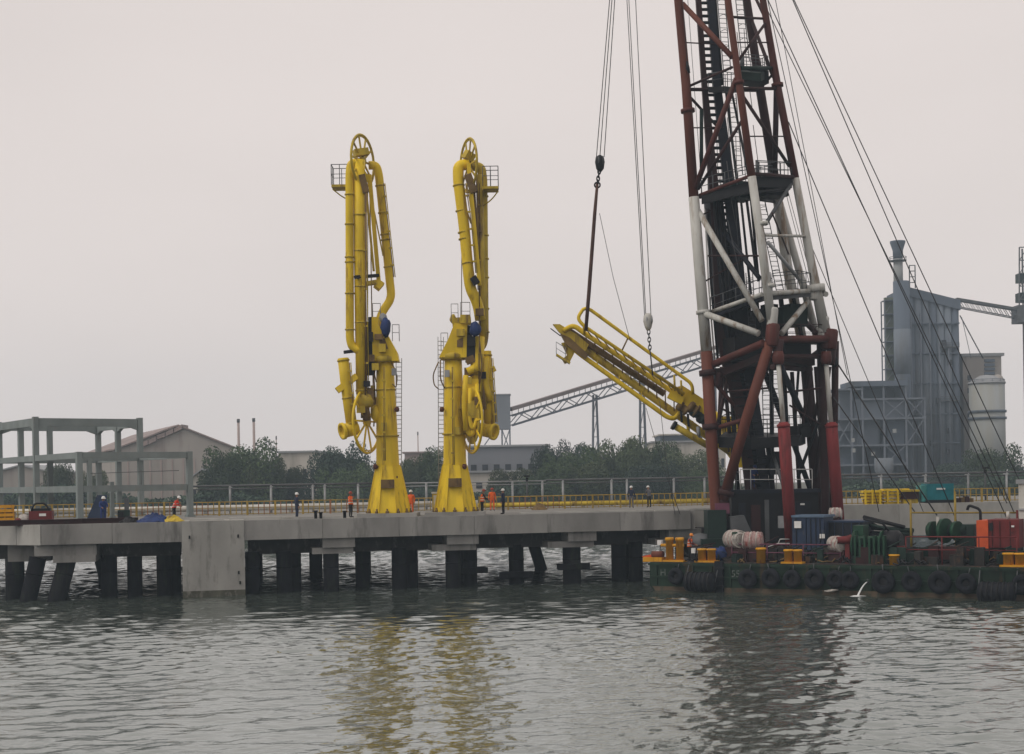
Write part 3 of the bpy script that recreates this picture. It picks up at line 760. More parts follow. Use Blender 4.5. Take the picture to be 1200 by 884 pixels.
hall('dark_shed', 'low dark blue shed seen through the frame at far left', -10, 98, 577, 268, 10, m_wall_g, m_window, bays=9)
hall('grey_shed', 'grey shed roofs behind the left columns of the frame', -10, 60, 553, 320, 20, m_wall_b, m_roof_g, ridge=1.6)
hall('white_shed', 'small white roofed shed right of the concrete frame corner', 222, 252, 560, 285, 14, m_wall_w, m_roof_g, ridge=1.8, bays=3)
0 and hall('blue_shelter', 'small blue roofed shelter under the round tree', 326, 358, 562, 266, 6, m_wall_g, mat('blue_roof', (0.05, .10, .32), .7), ridge=.8)
for px, yt, yb, lab in ((281, 491, 560, 'left of two thin chimneys behind the big round tree'), (299, 490, 560, 'right of two thin chimneys behind the big round tree'), (325, 511, 560, 'short thin mast behind the flat cream building'), (491, 506, 560, 'thin mast above the small pinkish shed')):
    g = G(px, 360); top = zat(yt, px, 360)
    t = thing('chimney', lab, 'chimney', g)
    r = .38 if yt < 500 else .16
    B().lathe([(r, 0), (r * .8, top - g.z)], g, n=10).build('shaft', m_wall_p, t)
    B().lathe([(r * 1.02, top - g.z - .9), (r * 1.02, top - g.z - .05)], g, n=10).build('collar', m_dkgrey, t)

# ---- conveyor with transfer tower
def strut(t, p, q, r, name='brace', m=None): B().beam(p, q, r * 2, r * 2).build(name, m or m_truss, t)
D0 = 318
a, c = P(577, 463, D0), P(598.5, 503, D0)
t = thing('transfer_tower', 'grey blue box of the conveyor transfer tower on lattice legs', 'tower', V((a.x + c.x) / 2, D0 + 2, 2.8))
B().box(((a.x + c.x) / 2, D0 + 2.4, (a.z + c.z) / 2), (abs(c.x - a.x), 4.8, a.z - c.z)).build('cabin', mat('grey_blue_sheet', (.19, .21, .235), .7, var=.08, scale=.3, streak=.4), t)
B().box(((a.x + c.x) / 2, D0 + 2.4, a.z + .1), (abs(c.x - a.x) + .3, 5.1, .2)).build('roof', m_roof_g, t)
zb = c.z
for xx in (a.x - 3.0, (a.x + c.x) / 2, c.x - .2):
    for yy in (D0 + .2, D0 + 4.4): B().beam((xx, yy, 2.6), (xx, yy, zb if xx > a.x - 1 else zb - 4.6), .32, .32).build('leg', m_truss, t)
for zl in (zb - 4.8, zb - 9.0): 
    for yy in (D0 + .2, D0 + 4.4): strut(t, (a.x - 3.0, yy, zl), (c.x, yy, zl), .14)
xs3 = (a.x - 3.0, (a.x + c.x) / 2, c.x - .2)
for i in range(2):
    for z0_, z1_ in ((zb - 4.8, zb if i else zb - 4.8), (zb - 9, zb - 4.8), (3, zb - 9)):
        if z1_ > z0_:
            strut(t, (xs3[i], D0 + .2, z0_), (xs3[i + 1], D0 + .2, z1_), .11); strut(t, (xs3[i + 1], D0 + .2, z0_), (xs3[i], D0 + .2, z1_), .11)
strut(t, (a.x - 2.8, D0 + .2, zb - 4.6), (a.x + .6, D0 + .2, zb), .12)
p0, p1 = P(597, 482, D0 + 2), P(905, 389, 350)
t = thing('conveyor_bridge', 'long inclined conveyor bridge rising behind the hanging arm to the crane', 'conveyor', p0.lerp(p1, .4) * 1.0 - V(0, 0, p0.lerp(p1, .4).z - 2.8))
dep, wid = 2.3, 2.6
side = V(-(p1 - p0).y, (p1 - p0).x, 0).normalized() * wid / 2
b = B(); b.beam(p0 + V(0, 0, .35), p1 + V(0, 0, .35), wid, .75); b.build('belt_cover', m_gallery, t)
n = 25
for s in (-1, 1):
    strut(t, p0 + side * s - V(0, 0, 1.15), p1 + side * s - V(0, 0, 1.15), .14, 'chord')
    strut(t, p0 + side * s - V(0, 0, dep + 1.0), p1 + side * s - V(0, 0, dep + 1.0), .13, 'chord')
    for k in range(n):
        q0, q1 = p0.lerp(p1, k / n) + side * s, p0.lerp(p1, (k + 1) / n) + side * s
        if k % 2 == 0: strut(t, q0 - V(0, 0, dep + 1), q1 - V(0, 0, 1.15), .085)
        else: strut(t, q0 - V(0, 0, 1.15), q1 - V(0, 0, dep + 1), .085)
        strut(t, q0 - V(0, 0, 1.15), q0, .07, 'post')
for px, yt in ((697, 466), (752, 448), (835, 420)):
    dd = D0 + 4 + (px - 600) * .10
    top = P(px, yt - 2, dd)
    for sx in (-1, 1):
        for sy in (-1, 1): B().beam((top.x + sx * .9, dd + sy * 1.1, 2.6), (top.x + sx * .35, dd + sy * 1.0, top.z + .2), .36, .36).build('support_leg', m_truss, t)
    for k in range(5):
        z0_, z1_ = 3 + (top.z - 3) * k / 5, 3 + (top.z - 3) * (k + 1) / 5
        strut(t, (top.x - .9 + .11 * k, dd - 1.1, z0_), (top.x + .9 - .11 * (k + 1), dd - 1.1, z1_), .08)
        strut(t, (top.x - .9 + .11 * k, dd - 1.1, z0_), (top.x + .9 - .11 * k, dd - 1.1, z0_), .08)

# ---- cement plant on the right
D1 = 385
def box_px(px0, px1, y0, y1, d, depth):
    a, c = P(px0, y0, d), P(px1, y1, d)
    return V((a.x + c.x) / 2, d + depth / 2, (a.z + c.z) / 2), (abs(c.x - a.x), depth, abs(a.z - c.z))
SB = t = thing('silo_block', 'tall grey concrete silo block of the plant with sloping top', 'silo', G(1095, D1))
a0, a1 = P(1063, 336, D1), P(1124, 352, D1); zb0 = 2.6
nseg = 7
for k in range(nseg):      # vertical silo cells
    x0 = a0.x + (a1.x - a0.x) * k / nseg; x1 = a0.x + (a1.x - a0.x) * (k + 1) / nseg; r = (x1 - x0) / 2 * 1.03
    zt = a0.z + (a1.z - a0.z) * (k + .5) / nseg - 2.2
    B().lathe([(r, 0), (r, zt - zb0)], V((x0 + x1) / 2, D1 + r, zb0), n=16).build('silo_cell', m_silo if k % 3 else m_silo_d, t)
B().slab([V(a0.x - .3, D1 + .6, zb0), V(a1.x, D1 + .6, zb0), V(a1.x, D1 + .6, a1.z - 2.3), V(a0.x - .3, D1 + .6, a0.z - 2.3)], (0, 18, 0)).build('core_wall', m_silo_d, t)
B().slab([V(a0.x - .3, D1 - .3, a0.z - 2.3), V(a1.x + .3, D1 - .3, a1.z - 2.6), V(a1.x + .3, D1 - .3, a1.z), V(a0.x - .3, D1 - .3, a0.z)], (0, 20, 0)).build('top_gallery', m_silo_d, t)
for k, (px, y) in enumerate(((1106, 402), (1106, 412), (1113, 425), (1100, 470), (1112, 505), (1112, 530), (1092, 520))):
    q = P(px, y, D1 - .2); B().box((q.x, D1 - .15, q.z), (1.1, .8, 1.5)).build('window', m_window, t)
for y in (407, 470):
    q0, q1 = P(1102, y, D1 - 1), P(1124, y + 1, D1 - 1); b = B(); b.box(((q0.x + q1.x) / 2, D1 - .6, q0.z), (q1.x - q0.x, 1.4, .25)); rail(b, [V(q0.x, D1 - 1.2, q0.z), V(q1.x, D1 - 1.2, q0.z)], 1.1, .06, 1.2); b.build('balcony', m_dkgrey, t)
# stack
t = thing('plant_stack', 'tall round stack with flared top at left of the silo block', 'chimney', G(1056, D1 - 3))
q = P(1056, 330, D1 - 4); zt = q.z; top = P(1052, 288, D1 - 4)
B().lathe([(2.1, 0), (2.1, zt - 2.6)], V(q.x, D1 - 4, 2.6), n=20).build('lower_shaft', m_silo_d, t)
B().lathe([(2.18, P(1058, 440, D1).z - 2.6), (2.18, P(1058, 388, D1).z - 2.6)], V(q.x, D1 - 4, 2.6), n=20).build('pale_band', m_silo, t)
qx = top.x
B().lathe([(1.25, 0), (1.2, zat(306, 1052, D1) - zt + 2)], V(qx, D1 - 4, zt - 2), n=16).build('upper_shaft', m_silo_w, t)
B().lathe([(1.25, 0), (1.35, 2.2), (2.0, 4.2), (2.0, 4.6)], V(qx, D1 - 4, zat(306, 1052, D1)), n=16).build('flared_top', m_silo_d, t)
b = B(); zz = zat(309, 1052, D1); b.lathe([(2.2, 0), (2.2, .25)], V(qx, D1 - 4, zz), n=14); b.torus(V(qx, D1 - 4, zz + 1.1), (0, 0, 1), 2.2, .06, 16, 4)
for k in range(8): b.tube(V(qx + 2.2 * math.cos(k * .785), D1 - 4 + 2.2 * math.sin(k * .785), zz), V(qx + 2.2 * math.cos(k * .785), D1 - 4 + 2.2 * math.sin(k * .785), zz + 1.1), .05, n=4)
b.build('ring_platform', m_dkgrey, t)
b = B(); p = P(1066, 338, D1 - 4)
for sx in (0, 1.5): b.beam((p.x + sx, D1 - 4, p.z), (p.x + sx, D1 - 4, p.z + 6.0), .25, .25)
for z in (1.5, 3, 4.5, 6): b.beam((p.x, D1 - 4, p.z + z), (p.x + 1.5, D1 - 4, p.z + z), .2, .2)
b.build('ladder_cage', m_dkgrey, t)
# lattice stair tower left of the stack
t = thing('stair_tower', 'slim lattice stair tower left of the plant stack', 'tower', G(1043, D1 - 2))
q0, q1 = P(1036.5, 352, D1 - 2), P(1050, 352, D1 - 2); zt = q0.z
for x in (q0.x, q1.x):
    for y in (D1 - 2, D1 + 1.5): B().beam((x, y, 2.6), (x, y, zt), .3, .3).build('corner_post', m_truss, t)
lv = 14
for k in range(1, lv + 1):
    z = 2.6 + (zt - 2.6) * k / lv
    B().box(((q0.x + q1.x) / 2, D1 - .3, z), (q1.x - q0.x, 3.6, .22)).build('landing', m_truss, t)
    B().beam((q0.x + .3, D1 - 1, z - (zt - 2.6) / lv), (q1.x - .3, D1 - 1, z), .7, .15).build('stair_flight', m_dkgrey, t)
B().box(((q0.x + q1.x) / 2 + .3, D1 + 1.0, (zt + 30) / 2 + 1), (q1.x - q0.x - .8, 1.2, zt - 30)).build('duct', mat('olive_duct', (.13, .15, .11), .8, scale=.3), t)
# steel framed process building
D2 = 372
t = thing('process_building', 'grey blue steel framed process building left of the silos', 'building', G(1020, D2))
cols = [P(x, 500, D2).x for x in (979, 998, 1011, 1036, 1062, 1084)]
def zl(y): return zat(y, 1020, D2)
for i, x in enumerate(cols):
    zt = zl(449) if i in (2, 3, 4) else (zl(456) if i < 2 else zl(468))
    for y in (D2, D2 + 12): B().beam((x, y, 2.6), (x, y, zt), .45, .45).build('column', m_truss, t)
for y, i0, i1 in ((456, 0, 2), (468, 2, 5), (491, 0, 5), (522, 0, 5), (545, 0, 4)):
    z = zl(y)
    B().box(((cols[i0] + cols[i1]) / 2, D2 + 6, z), (cols[i1] - cols[i0] + .5, 12.6, .45)).build('floor', m_truss, t)
c, s = box_px(998, 1064, 447, 452, D2 - .6, 13); B().box(c, s).build('roof', m_silo_d, t)
c, s = box_px(1002, 1060, 468, 490, D2 + .8, 9); B().box(c, s).build('bin_wall', m_wall_g, t)
c, s = box_px(984, 1000, 460, 505, D2 + 2.5, 8); B().box(c, s).build('bin_wall', m_wall_g, t)
c, s = box_px(1005, 1030, 492, 521, D2 + 3.5, 7); B().box(c, s).build('bin_wall', m_wall_g, t)
c, s = box_px(1040, 1060, 494, 544, D2 + 3.0, 7); B().box(c, s).build('bin_wall', m_silo_d, t)
c, s = box_px(984, 1004, 525, 562, D2 + 4.0, 7); B().box(c, s).build('bin_wall', m_silo_d, t)
c, s = box_px(980, 1066, 456, 575, D2 + 11.6, 1); B().box(c, s).build('back_wall', m_wall_g, t)
for i0, i1, y0, y1 in ((3, 4, 468, 491), (4, 5, 468, 491), (4, 5, 491, 522), (0, 1, 491, 522), (3, 4, 522, 545)):
    strut(t, (cols[i0], D2 - .1, zl(y0)), (cols[i1], D2 - .1, zl(y1)), .12); strut(t, (cols[i1], D2 - .1, zl(y0)), (cols[i0], D2 - .1, zl(y1)), .12)
for px, y in ((1000, 516), (1001, 528), (1049, 505), (1024, 532)):
    q = P(px, y, D2 - .5); B().box((q.x, D2 + .2, q.z), (.8, .9, 1.0)).build('white_cabinet', m_silo_w, t)
# small steam like pale cyclone and hoppers
q = P(1036, 560, D2 - 4); tt = thing('hopper', 'pale cone hopper at the foot of the process building', 'hopper', G(1036, D2 - 4))
b = B(); b.lathe([(.5, 0), (2.4, 4), (2.4, 7)], V(q.x, D2 - 4, 4.6), n=14); b.build('bin', m_silo, tt)
for k in range(4): B().tube(V(q.x + 1.8 * math.cos(k * 1.57 + .7), D2 - 4 + 1.8 * math.sin(k * 1.57 + .7), 2.6), V(q.x + 1.8 * math.cos(k * 1.57 + .7), D2 - 4 + 1.8 * math.sin(k * 1.57 + .7), 9), .15, n=6).build('leg', m_truss, tt)
# right hand building and pale silo
t = thing('packing_house', 'beige packing house with dark louvre right of the silo block', 'building', G(1152, D1 + 6))
c, s = box_px(1128, 1176, 416, 572, D1 + 6, 16); B().box(c, s).build('wall', m_wall_b, t)
c, s = box_px(1127, 1177, 414.5, 417, D1 + 5.6, 17); B().box(c, s).build('roof', m_roof_g, t)
for k in range(4):
    c, s = box_px(1154, 1166, 421 + k * 5, 424 + k * 5, D1 + 5.5, 1.0); B().box(c, s).build('louvre', m_silo_d, t)
c, s = box_px(1130, 1142, 468, 471, D1 + 4.6, 2); B().box(c, s).build('canopy', m_roof_r, t)
for y in (440, 455, 485):
    c, s = box_px(1134, 1138, y, y + 6, D1 + 5.8, .5); B().box(c, s).build('window', m_window, t)
for k in range(5):
    px = 1068 + k * 11; q = P(px, 400, D1 - 1.2); B().tube(V(q.x, D1 - .9, 2.6), V(q.x, D1 - .9, zat(360 + 8 * k, px, D1)), .22, n=7).build('down_pipe', m_truss, SB)
for y in (380, 415, 450, 486, 520):
    q0_, q1_ = P(1064, y, D1), P(1124, y, D1); B().box(((q0_.x + q1_.x) / 2, D1 - .25, q0_.z), (q1_.x - q0_.x, .7, .28)).build('ring_beam', m_silo_d, SB)
t = thing('round_silo', 'white round silo in front of the beige packing house', 'silo', G(1163, D1 - 8))
q = P(1163, 448, D1 - 8); r = 20.5 / f_ * (D1 - 8)
zt = q.z
B().lathe([(r, 0), (r, zt - 2.6)], V(q.x, D1 - 8 + r, 2.6), n=28).build('shell', m_silo_w, t)
B().lathe([(r + .25, zt - 2.8), (r + .25, zt - 2.4), (r * .4, zt - .6), (.3, zt - .4)], V(q.x, D1 - 8 + r, 2.6), n=28).build('roof', m_roof_g, t)
for y in (483, 491):
    z = zat(y, 1163, D1 - 8); B().lathe([(r + .35, z - 2.6), (r + .35, z - 2.0)], V(q.x, D1 - 8 + r, 2.6), n=28).build('ring_band', m_silo_d, t)
b = B(); zz = zt - .2
rail(b, [V(q.x + (r) * math.cos(k * PI / 6), D1 - 8 + r + r * math.sin(k * PI / 6), zz) for k in range(13)], 1.1, .07, 4); b.build('guard_rail', m_truss, t)
c = P(1178, 445, D1 - 6); B().blob((c.x, D1, c.z), (3.4, 3, 3.6), 10, 7, .05, 3).build('dust_filter', m_wall_b, t)
# high level conveyor to the right and lattice tower
t = thing('lattice_tower', 'dark lattice tower at the right edge carrying the high conveyor', 'tower', G(1202, D1))
q0, q1 = P(1204, 289, D1), P(1222, 289, D1)
for x in (q0.x, q1.x):
    for y in (D1, D1 + 4): B().beam((x, y, 2.6), (x, y, q0.z), .35, .35).build('corner_post', m_dkgrey, t)
lv = 16
for k in range(lv):
    z0_, z1_ = 2.6 + (q0.z - 2.6) * k / lv, 2.6 + (q0.z - 2.6) * (k + 1) / lv
    strut(t, (q0.x, D1, z1_), (q1.x, D1, z1_), .14, m=m_dkgrey); strut(t, (q0.x, D1, z0_), (q1.x, D1, z1_), .1, m=m_dkgrey)
c = P(1199, 368, D1); B().box((c.x + 1.4, D1 + 2, c.z), (6, 5, 4.6)).build('drive_house', m_dkgrey, t)
qa, qb = P(1194.5, 290, D1), P(1194.5, 366, D1)
strut(t, qa, qb, .14, 'outer_post', m_dkgrey)
for k in range(6):
    z1_ = qb.z + (qa.z - qb.z) * k / 5; strut(t, (qa.x, D1, z1_), (q0.x, D1, z1_), .12, m=m_dkgrey)
    if k < 5: strut(t, (qa.x, D1, z1_), (q0.x, D1, z1_ + (qa.z - qb.z) / 5), .09, m=m_dkgrey)
for y in (325, 348):
    c = P(1200, y, D1); B().box((c.x + 1, D1 + 2, c.z), (4, 3.6, 2.4)).build('machinery', m_dgreen, t)
p0, p1 = P(1120, 351, D1 + 1), P(1198, 364, D1 + 1)
t = thing('high_conveyor', 'thin high conveyor truss between silo top and right lattice tower', 'conveyor', (p0 + p1) / 2)
B().beam(p0, p1, 2.2, .7).build('belt_cover', m_dkgrey, t)
for s in (-1, 1):
    strut(t, p0 + V(0, s, -2.0), p1 + V(0, s, -2.4), .12, 'chord', m_dkgrey)
    for k in range(12):
        q0, q1 = p0.lerp(p1, k / 12) + V(0, s, 0), p0.lerp(p1, (k + 1) / 12) + V(0, s, -2.2)
        strut(t, q0, q1, .07, m=m_dkgrey)
B().tube(P(1125, 370, D1 + 1), P(1152, 420, D1 + 6), .16, n=5).build('stay_pipe', m_dkgrey, t)
B().tube(P(1127, 372, D1 + 1), P(1138, 420, D1 + 6), .08, n=5).build('stay_pipe', m_dkgrey, t)
# ================================================================== marine loading arms
def wheel(t, c, v, R, m, label=None, r=.09, spokes=10, name='sheave_wheel'):
    """big cable sheave standing in the vertical plane that holds v"""
    c = Vector(c); v = Vector(v).normalized(); nrm = v.cross(V(0, 0, 1))
    w = B(); w.torus(c, nrm, R, r, 36, 6); w.torus(c, nrm, R * .93, r * .5, 36, 5)
    o = w.build(name, m, t)
    h = B(); h.lathe([(R * .16, -.16), (R * .16, .16)], c, nrm, 14); h.build('hub', m, o)
    for k in range(spokes):
        a = 2 * PI * k / spokes; rd = v * math.cos(a) + V(0, 0, 1) * math.sin(a)
        B().beam(c + rd * R * .12, c + rd * R * .97, .09, .13).build('spoke', m, o)
    return o
def flanges(t, pts, r, m=None, every=None):
    for p, q, k in pts:
        c = Vector(p).lerp(Vector(q), k); d = (Vector(q) - Vector(p)).normalized()
        B().lathe([(r, -.05), (r, .05)], c, d, 14).build('flange', m or m_yel_d, t)
def arm_column(t, T, cx, base_y, top_y, w_b, w_t, D):
    """riser column with flared base; cx may be a pair (bottom, top)"""
    k = f_ / D
    foot = T(cx[0], base_y); head = T(cx[1], top_y)
    foot.z = DECK + .28
    H = head.z - foot.z
    B().box((foot.x, foot.y, DECK + .14), (4.3, 4.0, .28)).build('plinth', m_conc, t)
    r0, r1 = w_b / 2 / k, w_t / 2 / k
    b = B(); prof = [(r0 * 1.02, 0), (r0 * 1.02, H * .30), (r0, H * .32), (r1 * 1.1, H * .82), (r1, H)]
    b.lathe(prof, foot, head - foot, 24); b.build('column', m_yel, t)
    # flared base plates
    fl = B(); R0, R1, h = 25.5 / k, 14.2 / k, 54 / k
    fl.lathe([(R0, 0), (R0, .10), (R1 * 1.06, h), (R1 * 1.06, h + .12)], foot, n=8, phase=PI / 8, smooth=False); fl.build('base_skirt', m_yel, t)
    for a in range(8):
        an = a * PI / 4 + PI / 8; dx = V(math.cos(an), math.sin(an), 0)
        B().slab([foot + dx * R1 * .9 + V(0, 0, .05), foot + dx * (R0 + .06) + V(0, 0, .05), foot + dx * (R0 + .06) + V(0, 0, .35), foot + dx * (R1 * 1.12) + V(0, 0, h), foot + dx * R1 * .9 + V(0, 0, h)], V(-dx.y, dx.x, 0) * .05).build('gusset', m_yel, t)
    for a in range(12):
        an = a * PI / 6; q = foot + V(math.cos(an), math.sin(an), 0) * (R0 - .02)
        B().lathe([(.13, 0), (.13, .16), (.06, .2), (.06, .34)], q - V(0, 0, .02), n=6).build('anchor_bolt', m_olive, t)
    q = foot + V(0.05, -(R0 + R1) / 2 - .16, 34 / k); 
    B().box(q + V(0, .02, 0), (.95, .34, .62)).build('access_hatch', m_olive, t)
    for zz, rr in ((.50, r0 * 1.06), (.985, r1 * 1.28), (.80, r1 * 1.2)):
        c = foot.lerp(head, zz); B().lathe([(rr, -.06), (rr, .06)], c, head - foot, 24).build('flange', m_yel_d, t)
    return foot, head, r0, r1
def lamp(t, p, sx):
    b = B(); b.lathe([(.04, 0), (.2, .12), (.2, .3), (.1, .36)], p, (sx, -.2, 0), 10); b.build('warning_lamp', m_lamp, t)
def col_ladder(t, p0, p1):
    b = B(); ladder(b, p0, p1, (1, .3, 0), .42, .32, .03)
    b.build('ladder', m_galv, t)
    n = int((p1 - p0).length / 1.3)
    for k in range(2, n):
        c = p0.lerp(p1, k / n); bb = B(); pts = [c + V(-.21, 0, 0) + V(.42 * j / 6, -.1 - .5 * math.sin(PI * j / 6), 0) for j in range(7)]
        bb.path(pts, .015, 4); bb.build('cage_hoop', m_galv, t)

def make_arm(label, spec):
    D = spec['D']; k = f_ / D
    def T(x, y, dd=0.0): return P(x, y, D + dd)
    fx = spec['foot']
    t = thing('marine_loader', label, 'loading arm', V(Xat(fx[0], DECK, D), D, DECK), group='upright marine loading arms')
    foot, head, r0, r1 = arm_column(t, T, fx, 602, spec['head_y'], 27, spec['wt'], D)
    s = spec['s']
    # slewing head: wedge bracket on top of the column
    pts = spec['bracket']; hw = .75
    c = [T(x, y) for x, y in pts]
    B().slab([p - V(0, hw, 0) for p in c], (0, hw * 2, 0)).build('head_bracket', m_yel, t)
    B().slab([p - V(0, hw + .06, 0) for p in [T(x, y) for x, y in spec['bracket_hole']]], (0, hw * 2 + .12, 0)).build('bracket_opening', m_olive, t)
    # swing bearing
    B().lathe([(r1 * 1.5, -.25), (r1 * 1.5, .1), (r1 * 1.25, .25)], head, (0, 0, 1), 20).build('slewing_ring', m_yel_d, t)
    # pipes
    for name, pts, r, m, rad in spec['pipes']:
        w = [T(*q) for q in pts]
        B().path(round_path(w, rad), r, 14).build(name, m, t)
    for pts, r in spec['flanges']:
        a, b_ = T(*pts[0]), T(*pts[1])
        for kk in pts[2]: flanges(t, [(a, b_, kk)], r)
    for (x, y, dd), R, nm in spec['wheels']: wheel(t, T(x, y, dd), (s * .34, .94, 0), R / k, m_yel_d if nm else m_yel)
    for p, q, r in spec['cables']: B().tube(T(*p), T(*q), r, n=6).build('wheel_cable', m_olive, t)
    for p, q, w, h, m in spec['beams']: B().beam(T(*p), T(*q), w, h, (0, 1, 0)).build('arm_beam', m, t)
    for p, q, w, h, m, nm in spec['bits']: B().beam(T(*p), T(*q), w, h, (0, 1, 0)).build(nm, m, t)
    for p, size, sd, m, nm in spec['blobs']: B().blob(T(*p), size, 12, 8, .12, sd).build(nm, m, t)
    # top service platform
    x0, x1, y = spec['platform']; a, c = T(x0, y, -.6), T(x1, y, -.6)
    B().box(((a.x + c.x) / 2, D - .2, a.z), (abs(c.x - a.x), 1.5, .18)).build('platform', m_yel_d, t)
    b = B(); z = a.z + .1; xe = c.x if abs(c.x - T(spec['wheels'][0][0][0], y).x) > abs(a.x - T(spec['wheels'][0][0][0], y).x) else a.x; xi = a.x if xe == c.x else c.x
    rail(b, [V(xi, D - .9, z), V(xe, D - .9, z), V(xe, D + .5, z), V(xi, D + .5, z)], 1.45, .03, .7); b.build('platform_rail', m_dkgrey, t)
    B().path(round_path([V(xe, D - .2, a.z - .1), V((xe * .6 + xi * .4), D - .2, a.z - .7), V(xi, D - .2, a.z - 1.2)], .4), .05, 6).build('platform_bracket', m_yel_d, t)
    # head railing
    for pl in spec['rails']:
        b = B(); rail(b, [T(*q) for q in pl], spec.get('rh', 1.2), .028, .7); b.build('guard_rail', m_galv, t)
    for x, y, sx in spec['lamps']: lamp(t, T(x, y, -.55), sx)
    col_ladder(t, T(*spec['ladder'][0]), T(*spec['ladder'][1]))
    for pts in spec['hoses']: B().path(round_path([T(*q) for q in pts], .5), .05, 6).build('hose', m_olive, t)
    # small-bore lines clipped along the big pipes, with junction boxes and clips
    for pts, dx in spec['lines']:
        for j in range(2):
            w = [T(x + dx + j * 1.6 * (1 if dx > 0 else -1), y, dd - .35) for x, y, dd in pts]
            B().path(round_path(w, .3), .035, 6).build('service_line', m_yel_d if j else m_olive, t)
        a_, c_ = T(*pts[0]), T(*pts[-1])
        for kk in (.15, .33, .52, .7, .88):
            q = a_.lerp(c_, kk) + V(dx / k, -.35, 0); B().box(q, (.26, .14, .12)).build('pipe_clip', m_yel_d, t)
    for x, y, dd, w_, h_, m in spec['boxes']: B().box(T(x, y, dd), (w_, .35, h_)).build('junction_box', m, t)
    # couplers: open flange at the end of the triple swivel
    x, y, dd = spec['coupler']; c = T(x, y, dd); ax = V(-s * .82, -.5, -.2)
    b = B(); b.lathe([(.62, 0), (.62, .18), (.44, .19), (.42, -.25)], c + ax.normalized() * .35, ax, 18, caps=False); b.build('coupler_flange', m_yel, t); b = B(); b.lathe([(.40, -.5), (.42, .15)], c, ax, 16); b.build('coupler_bore', m_olive, t)
    b = B(); b.lathe([(.5, -.7), (.52, .3)], c, ax, 16); b.build('coupler_elbow', m_yel, t)
    return t

